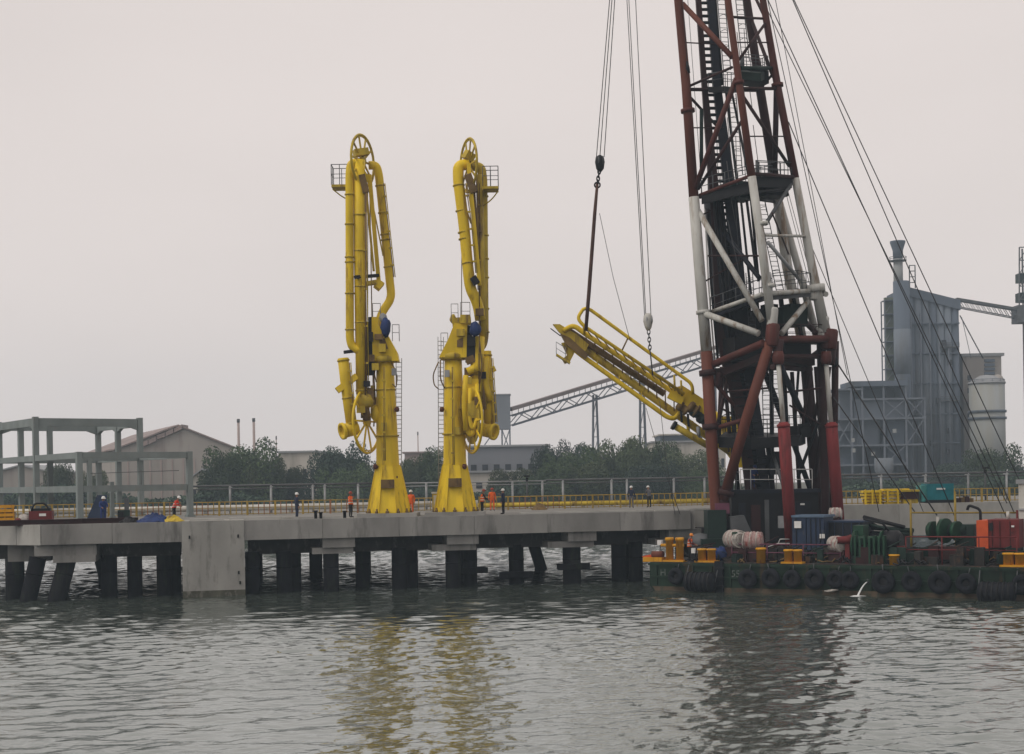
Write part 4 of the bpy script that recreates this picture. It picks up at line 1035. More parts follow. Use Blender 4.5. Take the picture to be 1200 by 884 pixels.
Lspec = dict(D=106.0, foot=(456, 451), head_y=421, wt=20, s=1,
    bracket=[(438, 424), (468, 424), (466, 414), (452, 388), (440, 380), (437, 395)], bracket_hole=[(446, 410), (456, 410), (452, 398), (446, 398)],
    pipes=[('outboard_pipe', [(426, 192, -.8), (411, 190, -.9), (409.5, 205, -1), (410, 398, -1), (413, 408, -1), (424, 412, -.9)], .30, m_yel, 1.0),
           ('outboard_beam_pipe', [(421, 188, -.8), (421.5, 300, -.8), (424, 462, -.8)], .42, m_yel, .5),
           ('inboard_pipe', [(432, 194, .6), (441, 194, .7), (444, 205, .8), (450, 262, .9), (457, 332, .9), (459, 350, .8), (446, 368, .6), (443, 392, .4)], .31, m_yel, 1.0),
           ('swivel_pipe', [(402, 420, -1.2), (406, 455, -1.2), (413, 505, -1.2)], .40, m_yel, .6),
           ('lower_swivel_pipe', [(424, 466, -.8), (428, 478, -.8), (430, 492, -.5)], .30, m_olive, .4),
           ('hydraulic_pipe', [(436, 372, -.2), (436, 425, -.2)], .28, m_black, .3)],
    flanges=[(((409.5, 205, -1), (410, 398, -1), (.12, .30, .50, .53, .72, .94)), .36), (((421.5, 200, -.8), (424, 462, -.8), (.2, .36, .52, .68, .985)), .47), (((444, 205, .8), (457, 332, .9), (.1, .35, .55, .6, .85)), .36), (((402, 420, -1.2), (413, 505, -1.2), (.03, .55, .9)), .46)],
    wheels=[((425, 189, -.1), 30.5, True), ((430, 494, -.2), 37, False)],
    cables=[((429, 215, -1.2), (428, 478, -1.2), .045), ((431, 200, .8), (431, 375, .6), .03), ((433, 205, .9), (437.5, 470, .4), .04)],
    beams=[((433, 205, .3), (444, 332, .5), .28, .42, m_yel), ((429, 222, 0), (438, 318, .2), .16, .22, m_yel_d), ((446, 210, 1.1), (453, 330, 1.2), .12, .2, m_olive), ((437, 240, .5), (449, 300, .8), .10, .12, m_yel_d)],
    bits=[((416, 325, -1.5), (444, 323, .4), .22, .22, m_black, 'locking_bar'), ((428, 312, -.6), (431, 312, -.6), .5, .6, m_dkgrey, 'cable_drum'), ((428, 333, -.6), (440, 331, .2), .3, .35, m_yel_d, 'stop_bracket'), ((441, 338, .3), (447, 331, .5), .5, .5, m_yel, 'beam_end'),
          ((395, 458, -1.6), (418, 441, -1.0), .45, .28, m_yel, 'drain_plate'), ((403, 413, -1.2), (420, 411, -.9), .22, .28, m_black, 'locking_bar'), ((418, 462, -.8), (437, 462, -.6), .9, .5, m_olive, 'swivel_joint'), ((428, 455, -.5), (428, 490, -.5), .6, .5, m_olive, 'counterweight_link'), ((437, 452, .2), (437, 486, .2), .3, .5, m_yel_d, 'wheel_bracket'), ((433, 378, -.3), (435, 440, -.3), .55, .5, m_black, 'counterweight'), ((440, 372, -.4), (440, 400, -.4), .5, .5, m_yel, 'trunnion_post'),
          ((415, 180, -.6), (431, 178, -.2), .5, .6, m_yel_d, 'apex_bearing'), ((418, 196, -.9), (430, 214, -.5), .7, .55, m_yel, 'apex_plate'), ((424, 205, -1.1), (429, 226, -1.0), .45, .5, m_olive, 'apex_joint')],
    blobs=[((452, 384, -.9), (.75, .7, 1.4), 4, m_blue, 'tarp_wrap'), ((449, 373, -.6), (.6, .6, .7), 5, m_galv, 'valve_actuator'), ((428, 470, -.9), (1.3, 1.0, 1.1), 6, m_yel_d, 'swivel_housing'), ((441, 485, -.2), (.8, .8, 1.3), 7, m_yel, 'swivel_housing')],
    platform=(389, 418, 219), rails=[[(437, 375, .3), (446, 375, .3)], [(460, 400, -.5), (468, 400, -.5), (468, 400, .6)]],
    lamps=[(443, 547, -1), (462, 480, 1), (461, 560, 1)], ladder=((467, 600, .4), (467.5, 420, .4)),
    hoses=[[(459, 425, -.6), (466, 440, -.6), (464, 455, -.6), (460, 450, -.6)], [(445, 424, -.9), (438, 436, -.9), (441, 448, -.7)], [(438, 500, -.3), (440, 470, -.2), (438, 440, 0)]],
    lines=[([(424, 215, -.8), (425, 330, -.8), (427, 455, -.8)], 3.5), ([(445, 215, .6), (457, 325, .6)], 4.5), ([(446, 430, -.9), (446, 540, -1.0)], 4), ([(404, 425, -1.4), (410, 495, -1.4)], 5.5)],
    boxes=[(448, 408, -1.0, .5, .6, m_yel_d), (462, 436, -.9, .35, .5, m_galv), (450, 500, -1.1, .4, .55, m_yel_d), (433, 395, -.9, .5, .7, m_black), (434, 420, -.8, .6, .5, m_olive), (440, 430, -.9, .5, .5, m_yel_d), (423, 480, -1.3, .6, .5, m_yel_d), (435, 466, -.9, .4, .9, m_olive), (430, 450, -1.2, .45, .4, m_black), (444, 395, -1.1, .6, .4, m_olive)],
    coupler=(408, 504, -1.3))
make_arm('left of two upright yellow loading arms, fold hanging on its left side', Lspec)
Rspec = dict(D=106.5, foot=(534, 531), head_y=418, wt=20, s=-1,
    bracket=[(515, 420), (547, 420), (548, 382), (533, 380), (526, 398)], bracket_hole=[(536, 408), (543, 408), (543, 397), (536, 400)],
    pipes=[('inboard_pipe', [(549, 193, -.4), (537, 194, -.6), (537, 212, -.7), (544, 266, -.8), (549, 322, -.8), (551, 338, -.7), (560, 356, -.5), (563, 375, -.2)], .40, m_yel, 1.0),
           ('outboard_pipe', [(553, 195, .6), (564, 196, .6), (566, 212, .6), (567.5, 395, .6), (565, 406, .5), (556, 412, .3)], .34, m_yel_d, 1.0),
           ('outboard_beam_pipe', [(562, 205, .1), (564.5, 330, .1), (566, 400, .1)], .26, m_yel_d, .4),
           ('lower_arm_pipe', [(560, 395, -.2), (559, 440, -.3), (556, 492, -.4)], .50, m_yel, .5),
           ('swivel_pipe', [(569, 412, .2), (572, 455, .1), (574, 508, 0)], .42, m_yel, .5),
           ('swivel_loop', [(547, 462, -.9), (546, 500, -1.0), (552, 512, -1.0), (557, 500, -1.0), (557, 468, -.9)], .22, m_yel, .6),
           ('hydraulic_pipe', [(549, 382, -.3), (550, 425, -.3)], .26, m_black, .3)],
    flanges=[(((537, 212, -.7), (549, 322, -.8), (.05, .32, .55, .62, .88)), .45), (((566, 212, .6), (567.5, 395, .6), (.1, .35, .5, .62, .82, .97)), .40), (((559, 440, -.3), (556, 492, -.4), (.0, .55)), .58), (((569, 412, .2), (574, 508, 0), (.05, .5, .92)), .48)],
    wheels=[((549, 194, -.1), 31, True), ((553, 493, -.3), 38, False)],
    cables=[((558, 200, -.9), (562, 360, -1.0), .04), ((562, 360, -1.0), (561, 470, -1.0), .045), ((541, 210, .9), (541, 372, .6), .03), ((556, 215, -.9), (560, 340, -.9), .03)],
    beams=[((549, 192, -.9), (562, 335, -.9), .30, .35, m_yel), ((555, 215, -.2), (562, 330, 0), .2, .3, m_olive), ((546, 250, -.3), (556, 330, -.2), .12, .18, m_yel_d), ((543, 235, -.3), (552, 262, -.3), .12, .14, m_yel_d), ((548, 330, -.5), (558, 345, -.3), .2, .3, m_yel_d)],
    bits=[((554, 325, -1.2), (559, 333, -1.2), .5, .5, m_black, 'cable_drum'), ((548, 205, -1.0), (556, 226, -1.0), .55, .5, m_olive, 'apex_joint'), ((545, 180, -.6), (554, 186, -.2), .6, .6, m_yel_d, 'apex_bearing'), ((530, 378, 0), (552, 376, 0), .6, .5, m_yel_d, 'head_deck'),
          ((562, 440, -.2), (580, 432, .2), .4, .26, m_yel, 'drain_plate'), ((544, 452, -.9), (562, 452, -.6), .9, .8, m_yel, 'swivel_joint'), ((551, 425, -.5), (552, 395, -.4), .7, .5, m_black, 'counterweight'), ((544, 455, -.7), (541, 480, -.7), .35, .4, m_yel_d, 'wheel_bracket'), ((563, 450, -.4), (566, 480, -.3), .5, .5, m_olive, 'swivel_joint'), ((556, 470, -1.2), (556, 490, -1.2), .5, .5, m_yel_d, 'quick_coupler'), ((546, 424, -.4), (556, 420, -.4), .5, .7, m_olive, 'trunnion_bearing')],
    blobs=[((557, 386, -1.1), (.85, .7, 1.1), 14, m_blue, 'tarp_wrap'), ((552, 462, -.9), (1.2, .9, 1.3), 16, m_yel, 'swivel_housing'), ((568, 462, -.1), (1.2, 1.0, 1.7), 17, m_yel_d, 'swivel_housing'), ((531, 374, 0), (.5, .5, .7), 18, m_yel_d, 'hydraulic_unit')],
    platform=(566, 584, 221), rails=[[(529, 378, -.5), (537, 378, -.5)], [(540, 376, .4), (551, 376, .4)], [(517, 412, -.4), (525, 412, -.4)]], rh=1.35,
    lamps=[(521, 480, -1), (541, 547, 1), (535, 550, -.3)], ladder=((517.5, 600, .4), (516.5, 395, .4)),
    hoses=[[(516, 422, -.6), (516, 445, -.6), (521, 455, -.5)], [(514, 424, -.6), (507, 440, -.6), (509, 452, -.6), (514, 456, -.6)], [(560, 465, -1.1), (565, 430, -1.0), (562, 400, -.9)]],
    lines=[([(541, 215, -.8), (548, 262, -.9), (553, 320, -.9)], 4.5), ([(566, 215, .2), (567, 390, .2)], -4), ([(526, 430, -.9), (527, 545, -1.0)], 4), ([(572, 420, -.1), (577, 495, -.2)], 4)],
    boxes=[(540, 390, -1.0, .6, .5, m_yel_d), (524, 438, -.9, .35, .5, m_galv), (536, 505, -1.1, .4, .55, m_yel_d), (553, 400, -.9, .5, .7, m_black), (549, 436, -.8, .6, .6, m_olive), (548, 446, -1.1, .6, .5, m_yel_d), (560, 470, -1.3, .5, .6, m_olive), (552, 480, -1.3, .5, .9, m_yel_d), (566, 440, -.7, .45, .5, m_black), (562, 366, -1.1, .6, .5, m_olive), (545, 374, -.9, .7, .6, m_yel_d)],
    coupler=(573, 505, -.3))
make_arm('right of two upright yellow loading arms, fold hanging on its right side', Rspec)
rl_ = [o for o in COL.objects if o.name.startswith('marine_loader')][1]
def RT_(x, y, dd): return P(x, y, 106.5 + dd)
nrm_ = V(-.34, .94, 0).normalized().cross(V(0, 0, 1))
B().lathe([(1.75, -.05), (1.75, .05)], RT_(553, 493, -.1), nrm_, 24).build('wheel_web', m_yel_d, rl_)
for pts, r, m in (([(546, 440, -1.2), (544, 470, -1.2), (546, 505, -1.2)], .2, m_yel), ([(551, 455, -1.3), (550, 490, -1.3), (554, 505, -1.3), (559, 492, -1.3), (559, 450, -1.2)], .16, m_yel), ([(563, 415, -.6), (562, 470, -.6)], .22, m_yel_d), ([(568, 420, -.5), (569, 452, -.5), (575, 470, -.5)], .24, m_yel), ([(560, 430, -1.1), (548, 436, -1.1)], .3, m_yel)):
    B().path(round_path([RT_(*q) for q in pts], .5), r, 10).build('swivel_loop', m, rl_)
# control cabinet at the foot of the right arm
q = E(514, 4.5); t = thing('control_cabinet', 'cream and yellow cabinet at the left foot of right arm', 'cabinet', V(q.x, q.y, DECK))
B().box((q.x, q.y, DECK + .86), (.85, .9, 1.5)).build('housing', m_yel_d, t)
B().box((q.x, q.y, DECK + 1.68), (.95, 1.0, .12)).build('lid', m_pipe_w, t)
B().box((q.x, q.y, DECK + .06), (.75, .8, .12)).build('plinth', m_conc, t)
B().box((q.x - .12, q.y - .46, DECK + .95), (.42, .03, 1.1)).build('door', m_pipe_w, t)

# ================================================================== the third arm, hanging on the hooks
D = 107.5
def T(x, y, dd=0.0): return P(x, y, D + dd)
t = thing('hanging_marine_loader', 'folded yellow loading arm slung at a slant from two crane hooks', 'loading arm', T(760, 450))
def hp(name, pts, r, m, rad=.4, n=12): return B().path(round_path([T(*q) for q in pts], rad), r, n).build(name, m, t)
hp('guard_frame', [(802, 462, -1.7), (684, 382, -1.7), (676.4, 373, -1.7), (684, 361.5, -1.7), (691, 362.5, -1.7), (811, 450, -1.7), (812, 462, -1.5)], .13, m_yel, .35, 8)
hp('frame_tie', [(736, 396, -1.7), (728.4, 412, -1.7)], .065, m_olive, .1, 6)
hp('frame_tie', [(684, 380, -1.7), (685, 392, -1.2)], .10, m_yel, .1, 6)
for x, y in ((790, 452), (798, 458)): hp('frame_tie', [(x, y - 12, -1.6), (x + 1, y + 6, -1.3)], .08, m_yel_d, .1, 6)
hp('upper_pipe', [(660, 388, -.6), (672, 381, -.8), (686, 391.5, -.9), (788, 459, -.9), (850, 501, -.7)], .19, m_yel, .4)
hp('upper_pipe', [(662, 386, -.3), (668.5, 389, -.3), (779, 462, -.3)], .245, m_olive, .4)
hp('outboard_pipe', [(668, 398, 0), (680, 405.6, 0), (827, 510, .2), (868, 538, .6)], .285, m_yel_d, .5)
hp('lower_pipe', [(668, 405, -.4), (678.6, 414.5, -.5), (782, 489, -.5), (790, 491, -.5), (795, 486, -.4), (800, 479, -.3)], .18, m_yel, .5)
for kk in (.2, .45, .7): 
    a_, c_ = T(680, 405.6, 0).lerp(T(784, 480, 0), kk), T(678.6, 414.5, -.5).lerp(T(782, 489, -.5), kk)
    B().tube(a_, c_, .06, n=6).build('pipe_tie', m_yel_d, t)
for i_ in range(11):
    k0, k1 = i_ / 11, (i_ + 1) / 11
    a_, c_ = T(684, 382, -1.7).lerp(T(802, 462, -1.7), k0), T(686, 391.5, -.9).lerp(T(800, 467, -.9), k1)
    B().tube(a_, c_, .045, n=5).build('lattice_tie', m_yel_d, t)
    a_, c_ = T(686, 391.5, -.9).lerp(T(800, 467, -.9), k0), T(680, 405.6, 0).lerp(T(790, 484, 0), k1)
    B().tube(a_, c_, .05, n=5).build('lattice_tie', m_olive, t)
for kk in (.15, .36, .55, .78): flanges(t, [(T(686, 391.5, -.9), T(850, 501, -.7), kk)], .205)
for kk in (.12, .3, .5, .7, .88): flanges(t, [(T(680, 405.6, 0), T(827, 510, .2), kk)], .30)
hp('drop_coupler', [(790, 499, -.9), (810, 511, -.8), (836, 526, -.6)], .25, m_yel_d, .3)
B().lathe([(.34, -.1), (.34, .14)], T(790, 499, -.9), T(790, 499, -.9) - T(810, 511, -.8), 14).build('coupler_flange', m_black, t)
hp('coupler_brace', [(806, 497, -.8), (807, 508, -.8)], .12, m_yel_d, .1, 6); hp('coupler_brace', [(818, 500, -.8), (819, 514, -.8)], .14, m_galv, .1, 6)
B().slab([T(*q) for q in ((648, 380, -.6), (656, 380, -.6), (676, 392, -.6), (690, 404, -.6), (686, 412, -.6), (668, 399, -.6), (655, 389, -.6))], (0, .5, 0)).build('end_plate', m_yel_d, t)
B().slab([T(*q) for q in ((657, 391, -1.0), (668, 396, -1.0), (690, 416, -1.0), (686, 421, -1.0), (664, 404, -1.0))], (0, .9, 0)).build('end_plate', m_olive, t)
hp('end_post', [(645, 385, -.6), (657, 394, -.6)], .04, m_black, .1, 5)
B().slab([T(*q) for q in ((658, 402, -.5), (664, 401, -.5), (674, 412, -.5), (668, 424, -.5), (662, 426, -.5), (659, 421, -.5), (665, 416, -.5))], (0, .7, 0)).build('platform_bracket', m_yel_d, t)
B().beam(T(652, 416, -.9), T(668, 426, -.9), .9, .12, (0, 0, 1)).build('platform', m_yel_d, t)
b = B(); rail(b, [T(652, 416, -1.3), T(663, 423, -1.3), T(663, 423, -.2), T(652, 416, -.2)], .95, .025, .6); b.build('platform_rail', m_galv, t)
for q, s_, sd, m, nm in (((806, 468, -.6), (1.1, .9, .9), 3, m_yel, 'swivel_housing'), ((818, 486, -.9), (1.1, .9, .8), 5, m_dgreen, 'valve_cluster'), ((800, 478, -.9), (.8, .8, .8), 6, m_olive, 'valve_cluster'), ((812, 479, -1.0), (.7, .7, .9), 8, m_olive, 'valve_cluster'), ((824, 494, -.9), (.9, .7, .6), 9, m_black, 'valve_cluster')):
    bb = B(); c_ = T(*q); ax_ = T(860, 509, 0) - T(760, 437, 0); bb.lathe([(s_[2] * .32, -s_[0] * .6), (s_[2] * .5, -s_[0] * .45), (s_[2] * .5, -s_[0] * .1), (s_[2] * .4, -s_[0] * .05), (s_[2] * .4, s_[0] * .3), (s_[2] * .55, s_[0] * .32), (s_[2] * .55, s_[0] * .5), (s_[2] * .3, s_[0] * .62)], c_, ax_, 14); bb.build(nm, m, t)
B().slab([T(*q) for q in ((786, 455, -1.1), (800, 452, -1.1), (834, 474, -1.1), (836, 490, -1.1), (812, 482, -1.1), (794, 470, -1.1))], (0, .35, 0)).build('trunnion_plate', m_yel, t)
B().beam(T(784, 462, -1.0), T(800, 470, -1.0), .6, .6, (0, 1, 0)).build('trunnion_plate', m_yel, t)
for x, y in ((798, 492), (806, 497)): hp('valve_stem', [(x, y - 12, -1.0), (x + 1, y + 3, -1.0)], .09, m_black, .1, 6)
# riser end beyond the crane leg
hp('riser_pipe', [(800, 464, .4), (868, 512, 1.0), (882, 530, 1.2)], .5, m_yel, .5, 18)
B().slab([T(*q) for q in ((846, 488, .2), (868, 488, .2), (884, 510, .2), (884, 548, .2), (866, 548, .2), (850, 525, .2))], (0, 1.4, 0)).build('riser_base', m_yel, t)
for x in (852, 868): hp('riser_rail', [(x, 478, .1), (x + 2, 530, .1)], .06, m_olive, .1, 6)
# ================================================================== crane barge
BO = V(9.2, 98.0, 0); BS = V(.861, -.508, 0); BN = V(.508, .861, 0); BDK = 1.9
RB = Matrix.Rotation(math.atan2(BS.y, BS.x), 3, 'Z')
def Bp(s, n, z=BDK): return V(BO.x + BS.x * s + BN.x * n, BO.y + BS.y * s + BN.y * n, z)
def bs(px, n, z=BDK):
    k = (px - 600.0) / CT / f_; c = (CAMZ - z) * math.tan(ROLL)
    return ((BO.y + BN.y * n) * k - c - BO.x - BN.x * n) / (BS.x - BS.y * k)
def Bx(px, n, z=BDK): return Bp(bs(px, n, z), n, z)
def bz(py, px, n):
    q = Bx(px, n); return P(px, py, q.y).z
LB, WB = 46.0, 13.0
barge = thing('crane_barge', 'dark green flat crane barge moored against the jetty', 'barge', Bp(LB / 2, WB / 2, 0))
def bpoly(pts): return [(Bp(s, n).x, Bp(s, n).y) for s, n in pts]
sec = [(.5, -1.2), (0, -.2), (0, BDK)]
b = B()
b.slab([Bp(1.3, 0.02, -1.2), Bp(0, 0, .35), Bp(0, 0, BDK), Bp(LB, 0, BDK), Bp(LB, 0, -1.2)], BN * WB); b.build('hull', m_hull, barge)
b = B(); b.slab([Bp(.75, -.03, -.5), Bp(.18, -.03, .30), Bp(LB - .1, -.03, .30), Bp(LB - .1, -.03, -.5)], BN * .1); b.build('waterline_band', m_boot, barge)
B().slab([Bp(.06, .06, BDK + .004), Bp(LB - .06, .06, BDK + .004), Bp(LB - .06, WB - .06, BDK + .004), Bp(.06, WB - .06, BDK + .004)], (0, 0, .02)).build('deck_plating', m_bdeck, barge)
for z, w in ((1.78, .16), (.95, .12)):
    B().beam(Bp(.1, -.06, z), Bp(LB, -.06, z), .14, w).build('rubbing_strake', m_hull, barge)
B().beam(Bp(-.06, 0, 1.78), Bp(-.06, WB, 1.78), .14, .16).build('rubbing_strake', m_hull, barge)
for k in range(34):
    s = .5 + k * 1.33; B().box(Bp(s, -.05, 1.1), (.12, .12, 1.45), RB).build('hull_rib', m_hull, barge)
def bollard(px, n, ytop, r, pair=0, cross=False):
    """pair: second post at that column"""
    p = Bx(px, n); h = bz(ytop, px, n) - BDK
    posts = [px] + ([pair] if pair else [])
    o = None
    for x in posts:
        q = Bx(x, n); b = B(); b.lathe([(r, 0), (r, h * .86), (r * 1.18, h * .87), (r * 1.18, h * .95), (r * 1.05, h)], q, n=16)
        b.build('bollard', m_yel_o, barge)
    if pair:
        a, c = Bx(px, n), Bx(pair, n); e = (c - a).normalized() * (r * 1.5)
        B().beam(a - e + V(0, 0, .07), c + e + V(0, 0, .07), r * 2.5, .14).build('bollard_base', m_yel_o, barge)
        if cross:
            B().tube(a - e * 1.6 + V(0, 0, h * .68), c + e * .7 + V(0, 0, h * .68), r * .42, n=10).build('bollard_crossbar', m_yel_o, barge)
bollard(785, .7, 630, .26, 797, True)
bollard(823, .6, 643, .28, 834)
bollard(892, .6, 642, .30)
bollard(924, .6, 644, .27, 935)
bollard(1048, .6, 650, .29)
bollard(1182, .6, 648, .31, 1196)
# orange bow roller and its small white boxes
q = Bx(766, .8); B().beam(Bx(756, .7) + V(0, 0, .16), Bx(778, .7) + V(0, 0, .16), .7, .3).build('bow_roller', m_yel_o, barge)
B().lathe([(.22, -.4), (.22, .4)], Bx(771, .7) + V(0, 0, .5), BS, 12).build('bow_roller', m_red_o, barge)
B().slab([Bx(752, .6) + V(0, 0, .35), Bx(760, .6) + V(0, 0, .12), Bx(767, .6) + V(0, 0, .12), Bx(767, .6) + V(0, 0, .55)], BN * .5).build('bow_roller', m_orange, barge)
# hull draft marks
m_mark = mat('faded_white_mark', (.13, .15, .14), .8, var=.5, scale=6)
def text_mesh(txt, size):
    cu = bpy.data.curves.new('mark', 'FONT'); cu.body = txt; cu.size = size; cu.extrude = .004; cu.align_x = 'CENTER'; cu.align_y = 'CENTER'
    o = bpy.data.objects.new('mark', cu); COL.objects.link(o)
    dg = bpy.context.evaluated_depsgraph_get(); me = bpy.data.meshes.new_from_object(o.evaluated_get(dg))
    bpy.data.objects.remove(o); return me
RT = Matrix((BS, V(0, 0, 1), -BN)).transposed()
for px, txt, sz in ((777, 'H', .62), (862, '55', .62)):
    me = text_mesh(txt, sz); me.materials.clear(); me.materials.append(m_mark)
    q = Bx(px, -.11, 1.22); me.transform(Matrix.Translation(q - Vector(barge.location)) @ RT.to_4x4())
    o = bpy.data.objects.new('hull_mark', me); o.parent = barge; COL.objects.link(o)
# plum and maroon deck rail along the near side
def brail(px0, px1, n, m, z1, z2=None, posts=2.2):
    a, c = Bx(px0, n), Bx(px1, n)
    B().tube(a + V(0, 0, z1), c + V(0, 0, z1), .045, n=6).build('deck_rail', m, barge)
    if z2: B().tube(a + V(0, 0, z2), c + V(0, 0, z2), .04, n=6).build('deck_rail', m, barge)
    k = max(1, round((c - a).length / posts))
    for i in range(k + 1):
        q = a.lerp(c, i / k); B().tube(q, q + V(0, 0, z1), .04, n=6).build('rail_post', m, barge)
brail(858, 985, 1.5, m_plum, 1.2, .65)
brail(1062, 1192, 1.3, m_dred, 1.75, .95)
brail(985, 1060, 2.0, m_dred, 1.1, .6)
# ---- tyres and roller fenders along the side (each hangs on its own)
tyre_b = B(); tyre_b.torus((0, 0, 0), (0, 1, 0), .42, .22, 22, 8)
tyre_me = tyre_b.mesh('tyre'); tyre_me.materials.append(m_tyre)
cup_me = B().lathe([(.25, -.06), (.25, .06)], (0, .05, 0), (0, 1, 0), 14).mesh('tyre_core'); cup_me.materials.append(m_black)
ch_me = B().tube((0, .1, .5), (0, .12, .95), .03, n=5).mesh('hanger'); ch_me.materials.append(m_dkgrey)
tl = [(792, 'next to the white mark at the barge bow'), (876, 'just right of the painted number on the hull'), (903, 'below the gap right of the single bollard'), (928, 'directly below the small bollard pair'), (954, 'below the navy box on the hull side'), (979, 'left of the pair hanging near the water jet'), (996, 'nearest to the left of the water jet'),
      (1035, 'first to the right of the water jet'), (1068, 'below right of the single bollard, second from jet'), (1101, 'below the green winch drum'), (1132, 'below the orange red box, left of long fender'), (1197, 'at the right picture edge below the bollards')]
for px, where in tl:
    q = Bx(px, -.33, 1.0); q.z = .98 + random.uniform(-.06, .05)
    t = thing('tyre_fender', 'black tyre hung on green barge side, ' + where, 'tyre', q, rz=math.atan2(BS.y, BS.x), group='tyres hung along the barge side')
    sc = random.uniform(.86, 1.15); t.rotation_euler = (random.uniform(-.12, .05), random.uniform(-.3, .3), math.atan2(BS.y, BS.x) + random.uniform(-.12, .12))
    for nm, me in (('tyre', tyre_me), ('tyre_core', cup_me), ('hanger', ch_me)):
        o = bpy.data.objects.new(nm, me); o.parent = t; o.scale = (sc, 1, sc); COL.objects.link(o)
def long_fender(px0, px1, z, r, label, vert=False):
    a, c = Bx(px0, -r - .12, z), Bx(px1, -r - .12, z); a.z = c.z = z
    t = thing('roller_fender', label, 'fender', (a + c) / 2 - V(0, 0, r))
    d = (c - a)
    B().lathe([(r * .6, 0), (r, .12), (r, d.length - .12), (r * .6, d.length)], a, d, 18).build('roller', m_tyre, t)
    for k in range(1, 7): B().lathe([(r * 1.07, -.06), (r * 1.07, .06)], a.lerp(c, k / 7), d, 18).build('tread_ring', m_black, t)
    for q in (a, c): B().tube(q, V(q.x, q.y, 1.9) + BN * (r + .1), .035, n=5).build('hanging_chain', m_dkgrey, t)
long_fender(803, 838, .72, .62, 'long black roller fender on the hull below the worker')
long_fender(1146, 1190, .45, .62, 'long black roller fender low on the hull near right edge')
t = thing('fender_post', 'dark upright fender post on the hull right of roller fender', 'fender', Bx(843, -.2, 0))
b = B(); b.box(Bx(843, -.16, 1.0), (.55, .3, 2.1), RB); b.build('post', m_tyre, t)
for z in (.4, 1.0, 1.6): B().box(Bx(843, -.32, z), (.62, .08, .14), RB).build('strap', m_black, t)
# ---- water jet pumped over the side
q0 = Bx(1017, -.05, .9); q1 = Bx(1005, -.9, 0.02)
t = thing('water_jet', 'thin white jet of water pouring from the barge side', 'water jet', q1)
pts = [q0.lerp(q1, k / 8) + V(0, 0, .62 * (1 - (k / 8) ** 2) - .62 * (1 - k / 8) ) for k in range(9)]
m_foam = mat('white_water', (.75, .77, .76), .5, var=.15, scale=8)
B().path(pts, [.03, .035, .04, .04, .045, .05, .055, .06, .07], 7).build('stream', m_foam, t)
B().blob(q1 + V(0, 0, .03), (.9, .6, .08), 14, 6, .35, 8).build('splash', m_foam, t)
B().lathe([(.09, -.3), (.09, .08)], q0, q0 - Bx(1017, 1), 10).build('outlet', m_dkgrey, t)
# ---- mooring rope coil on the strake
t = thing('rope_coil', 'pale rope coil at the waterline of the barge side', 'rope', Bx(972, -.25, .25))
b = B()
for k in range(3): b.torus(Bx(972 + k * 3, -.22, .27 + .04 * k), (0, 0, 1), .28 - .04 * k, .05, 16, 6)
b.build('coil', m_rope_w, t)

# ================================================================== piling tower (crane)
DC = 102.0
tw = thing('crane_tower', 'tall rust red and white lattice crane tower standing on barge', 'crane', Bp(8.2, 8.0))
def C(x, y, d=0.0): return P(x, y, DC + d)
def seg(name, pts, r, m, n=12, parent=None): return B().path([C(*q) for q in pts], r, n).build(name, m, parent or tw)
def ring(x, y, d, r, axis=(0.08, 0, -1), m=None, h=.12): B().lathe([(r, -h), (r, h)], C(x, y, d), axis, 14).build('leg_flange', m or m_red, tw)
dA, dB, dC_, dD = 0.0, -3.4, -.4, 3.2
# leg A (left)
seg('leg', [(779, -200, dA), (795, 0, dA), (804, 100, dA), (813, 231, dA)], [.26, .31, .33, .35], m_red_o)
seg('leg', [(813, 231.2, dA), (821, 330, dA), (828, 412, dA)], [.38, .39, .40], m_white)
seg('leg', [(828, 412.2, dA), (834, 520, dA), (840, 610, dA), (841, 652, dA)], [.42, .42, .40, .40], m_red_o)
for y in (130, 366): ring(796 + y * .077 if y < 230 else 824, y, dA, .5, m=m_white if y > 300 else m_red)
for y, x in ((437, 829.5), (500, 833)): ring(x, y, dA, .62, m=m_red_d, h=.2)
# leg B (nearest)
seg('leg', [(838, -200, dB), (853, 0, dB), (867, 105, dB), (881, 207, dB)], [.2, .23, .25, .26], m_red_o)
seg('leg', [(881, 207.2, dB), (893, 290, dB), (905, 385, dB)], [.29, .30, .31], m_white)
for x, y in ((866, 97), (894, 262), (902, 335)): ring(x, y, dB, .36, m=m_white if y > 200 else m_red)
# leg C (right)
seg('leg', [(848, -200, dC_), (894, 0, dC_), (911, 100, dC_), (932, 209, dC_)], [.2, .24, .27, .28], m_red)
seg('leg', [(932, 209.2, dC_), (951, 310, dC_), (967, 390, dC_)], [.28, .31, .42], m_white)
ring(911, 100, dC_, .42); ring(957, 338, dC_, .6, m=m_white, h=.25)
# leg D (far)
seg('leg', [(834, -200, dD), (875, 0, dD), (890, 100, dD), (908, 210, dD)], [.24, .29, .33, .34], m_red_d)
seg('leg', [(908, 210.2, dD), (922, 310, dD), (944, 420, dD)], [.36, .38, .38], m_white)
seg('leg', [(914, 238, dD + .2), (940, 330, dD + .1), (958, 398, dD)], [.25, .28, .28], m_white)
